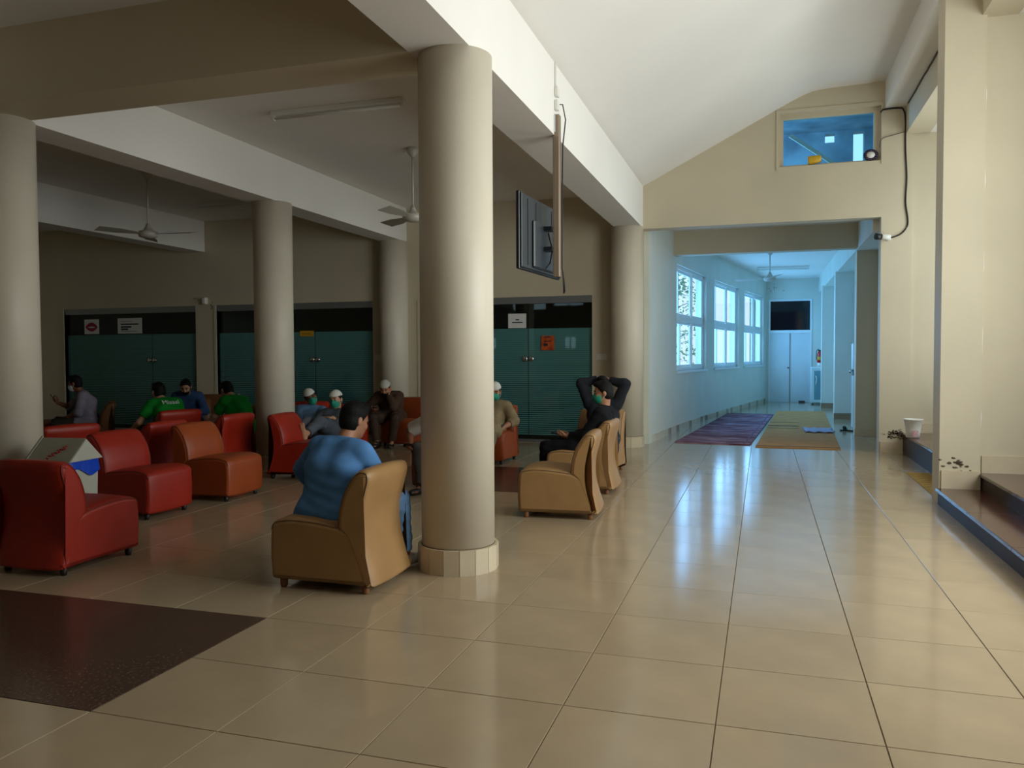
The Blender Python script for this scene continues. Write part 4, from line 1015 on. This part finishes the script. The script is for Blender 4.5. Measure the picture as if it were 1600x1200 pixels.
    info = dict(wR=wR, wL=wL, eR=eR, eL=eL, head=hc, neck=neck, chest=chest, up=up2, rt=rt, fw=fw, obj=body, hf=hf, hu=hu, kR=kR, kL=kL, aR=aR, aL=aL)
    INFO.append((label, info)); return info
def phone_at(info, off, normal, along_, label, cs=(.037, .075, .005)):
    """a phone lying in a hand; its own thing"""
    b = info['obj']; Mx = Matrix.Translation(b.location) @ Matrix.Rotation(b.rotation_euler.z, 4, 'Z') @ Matrix.Scale(PS, 4)
    n_ = unit(V(*normal)); a_ = V(*along_); a_ = unit(a_-(a_@n_)*n_); s_ = np.cross(a_, n_); c = V(*off)
    o = empty('phone', (0, 0, 0), label=label, cat='phone', group='phones in hand')
    R = Matrix(((s_[0], a_[0], n_[0], c[0]), (s_[1], a_[1], n_[1], c[1]), (s_[2], a_[2], n_[2], c[2]), (0, 0, 0, 1)))
    o.matrix_world = Mx @ R
    MB().bbox(-cs[0], cs[0], -cs[1], cs[1], -cs[2], cs[2], .002).build('case', PHONE, o); MB().box(-cs[0]+.003, cs[0]-.003, -cs[1]+.006, cs[1]-.006, cs[2], cs[2]+.0006).build('screen', SCREEN, o)
    return o
def shirt_text(info, txt, off, size, m):
    cu_ = bpy.data.curves.new('lettering', 'FONT'); cu_.body = txt; cu_.size = size; cu_.extrude = .002; cu_.align_x = 'CENTER'
    o = bpy.data.objects.new('lettering', cu_); COL.objects.link(o); me = bpy.data.meshes.new_from_object(o.evaluated_get(bpy.context.evaluated_depsgraph_get())); bpy.data.objects.remove(o)
    me.materials.append(m); t = link('lettering', me, info['obj']); 
    r_, u_, b_ = info['rt'], info['up'], -np.cross(info['up'], info['rt'])
    R = Matrix(((r_[0], u_[0], b_[0], off[0]), (r_[1], u_[1], b_[1], off[1]), (r_[2], u_[2], b_[2], off[2]), (0, 0, 0, 1)))
    t.matrix_local = R; return t

# 1 man in blue, back to the viewer, sitting sideways on the tan chair
p8 = person('man in a long blue shirt sitting with his back to the viewer', (-2.62, 4.50, 0), 84, '5482b6', '6a90bc', 'a', lean=13, side=5, slouch=.06, head=(-18, -16), lw=(-.30, .30, .50), rw=(.20, .44, .64), lp=(-1, -.1, .05), rp=(.5, -.4, -.7),
            la=(-.16, .50, .09), ra=(.31, .44, .09), hem=.5, loose=.026, pelvis_z=.47, rh=((.1, .9, .1), (-.8, 0, .3)), curlR=.8, shoes='d8d4cc')
phone_at(p8, p8['wR']+V(.0, .10, .02), (-.5, -.3, .8), (.3, 1, 0), 'phone in the right hand of the man in blue')
# 2 man in black, reclining on a tan chair, green mask
p11 = person('man in black with a green mask sitting sideways to the viewer', (-1.75, 8.32, 0), 178, '16161a', '0b0b0e', 'a', lean=-24, slouch=.1, head=(14, -8), lw=(-.10, .22, .60), rw=(.12, .24, .58), lh=((.1, 1, .05), (.4, 0, .6)), rh=((-.3, 1, 0), (-.3, 0, .7)), curlL=.6, curlR=.6,
             lp=(-.5, -.6, -.6), rp=(.5, -.6, -.6), la=(-.12, .50, .08), ra=(.12, .52, .08), mask=MASKG, loose=.02, hem=.3, pelvis_z=.50)
phone_at(p11, p11['wL']+V(.06, .13, .02), (0, -.2, 1), (.2, 1, 0), 'phone held on the lap of the man in black')
# 3 man behind him with hands clasped on his head
p12 = person('man in charcoal resting both hands on his head behind the man in black', (-1.83, 9.40, 0), 268, '26282e', '2c3440', 'a', lean=-14, slouch=.1, head=(0, 2), lw=(-.05, -.15, 1.19), rw=(.05, -.15, 1.21), lp=(-1, .2, .4), rp=(1, .2, .4), lh=((1, .1, .1), (0, .1, -1)), rh=((-1, .1, .1), (0, .1, -1)),
             la=(-.24, .52, .08), ra=(.13, .45, .08), loose=.022, hem=.3, pelvis_z=.49)
# 4 man in beige, white cap, green mask
p10 = person('man in beige with a white cap and green mask on the orange chair', (-3.47, 10.08, 0), 268, '8f7d5e', '8a7a5e', 'a', lean=-42, slouch=.4, head=(14, -14), lw=(-.24, .12, .50), rw=(.24, .10, .52), lp=(-1, -.6, -.1), rp=(1, -.6, -.1), la=(-.15, .46, .08), ra=(.16, .46, .08), cap=CAPM, mask=MASKG, loose=.036, hem=.6, pelvis_z=.48, sleeve=.72, sq=.84)
phone_at(p10, p10['wL']+V(0, .09, .03), (0, .3, 1), (0, 1, 0), 'phone in the hand of the man in beige')
# 5 man in brown, knitted cap, hand to his face
p7 = person('man in brown with a grey knit cap holding his face in one hand', (-5.64, 11.66, 0), 278, '4a382c', '44352b', 'a', lean=30, slouch=.2, head=(6, -26), lw=(-.04, .36, .88), rw=(.20, .38, .62), lp=(-.6, .3, -.9), rp=(.8, -.4, -.4), lh=((.15, .1, 1), (0, -1, .1)), curlL=.25, rh=((-.4, .9, .1), (-.4, 0, .8)), la=(-.12, .46, .08), ra=(.12, .46, .08), cap='b8b4a8', hair=True, loose=.034, hem=.6, pelvis_z=.49, beard=True)
phone_at(p7, p7['wR']+V(-.05, .10, .03), (0, -.4, 1), (-.3, 1, 0), 'phone in the hand of the man in brown')
# 6 man in grey reclining with his bare feet up
p6 = person('man in grey reclining with bare feet up on the red chair', (-5.43, 9.30, 0), 278, '4b5058', '575d66', 'c', lean=-62, slouch=.5, head=(-6, -2), sq=.82, headroll=-8, lw=(-.08, .02, .66), rw=(.08, .06, .66), lh=((.8, .5, 0), (0, -.2, -1)), rh=((-.8, .5, 0), (0, -.2, -1)), la=(-.02, .80, .50), ra=(.12, .82, .53), lk=(0, .2, 1), rk=(.1, .2, 1), cap=CAPM, mask=MASKG, loose=.03, hem=.6, pelvis_z=.475, shoes=False, trlen=.86, sleeve=.9)
# 7 man with tilted cap beside him
p5 = person('man with a tilted white cap and green mask beside the reclining man', (-6.18, 10.05, 0), 300, '5f7f9e', '3f4650', 'b', sq=.8, lean=-60, slouch=.5, side=-4, head=(10, -6), headroll=-24, lw=(-.12, .24, .56), rw=(.12, .26, .54), la=(-.12, .36, .08), ra=(.12, .36, .08), cap=CAPM, mask=MASKG, loose=.03, hem=.5, pelvis_z=.46)
# 8 bearded man in blue shirt
p3 = person('bearded man in a blue shirt looking down at his hands', (-8.62, 10.56, 0), 300, '32486e', '14161c', 'c', lean=22, slouch=.2, head=(0, -28), lw=(-.08, .38, .60), rw=(.08, .40, .60), lp=(-.9, -.3, -.4), rp=(.9, -.3, -.4), lh=((.5, .9, -.1), (.3, 0, .8)), rh=((-.5, .9, -.1), (-.3, 0, .8)), curlL=.7, curlR=.7, beard=True, hem=.2, pelvis_z=.49)
phone_at(p3, V(0, .52, .62), (0, -.5, .9), (0, 1, 0), 'phone in the hands of the bearded man')
# 9 and 10 men in green T-shirts
GREEN = '0f7a26'
p2 = person('man in a green T-shirt with white lettering seen from behind', (-7.32, 8.62, 0), 158, GREEN, '4a4238', 'c', lean=26, slouch=.15, head=(4, -8), lw=(-.30, .46, .54), rw=(.20, .46, .54), la=(-.15, .46, .08), ra=(.15, .46, .08), sleeve=.36, hem=.15, pelvis_z=.49, loose=.024)
WHITEP = mat('white_print', 'c8d8c8', .8)
bk_ = p2['chest']-np.cross(p2['up'], p2['rt'])*.148+p2['up']*.0
shirt_text(p2, 'Misaal', bk_, .10, WHITEP)
p4 = person('man in a green T-shirt leaning far forward to the left', (-6.70, 9.26, 0), 172, GREEN, '2e3f58', 'c', lean=28, slouch=.05, side=4, head=(-10, -34), lw=(-.12, .60, .50), rw=(.12, .62, .54), la=(-.15, .44, .08), ra=(.16, .44, .08), sleeve=.36, hem=.15, pelvis_z=.50, loose=.024)
pb = p4['chest']-np.cross(p4['up'], p4['rt'])*.135+p4['up']*.13; shirt_text(p4, 'M', pb, .05, WHITEP)
# 11 man with a white mask far left
p1 = person('man in a pale shirt and white mask looking at his phone far left', (-9.80, 9.74, 0), 222, '8c8494', '3a352e', 'b', lean=8, slouch=.15, head=(-24, -14), lw=(-.14, .30, .56), rw=(.02, .42, .78), lp=(-.8, -.5, -.3), rp=(.8, -.2, -.6), rh=((-.2, .6, .7), (-.3, -.8, .3)), curlR=.7, mask=MASKW, hem=.3, pelvis_z=.49, sleeve=.62)
phone_at(p1, p1['wR']+V(-.03, .07, .09), (.1, -.8, .5), (0, .5, .8), 'phone of the man in the white mask')
# 12 man in white, mostly behind the front column
p9 = person('man in a white short sleeved shirt half hidden by the front column', (-3.10, 7.95, 0), 258, 'c8c2ba', '4a4540', 'b', lean=38, slouch=.25, head=(0, -24), lw=(-.12, .50, .56), rw=(.30, .46, .52), lp=(-.8, -.4, -.3), rp=(1, -.3, .1), rh=((-.4, .9, -.2), (-.5, 0, .7)), la=(-.15, .44, .08), ra=(.16, .44, .08), sleeve=.46, hem=.2, pelvis_z=.49, loose=.028)
phone_at(p9, p9['wR']+V(-.06, .10, .02), (0, -.4, 1), (-.4, 1, 0), 'phone in the hand of the man in white')
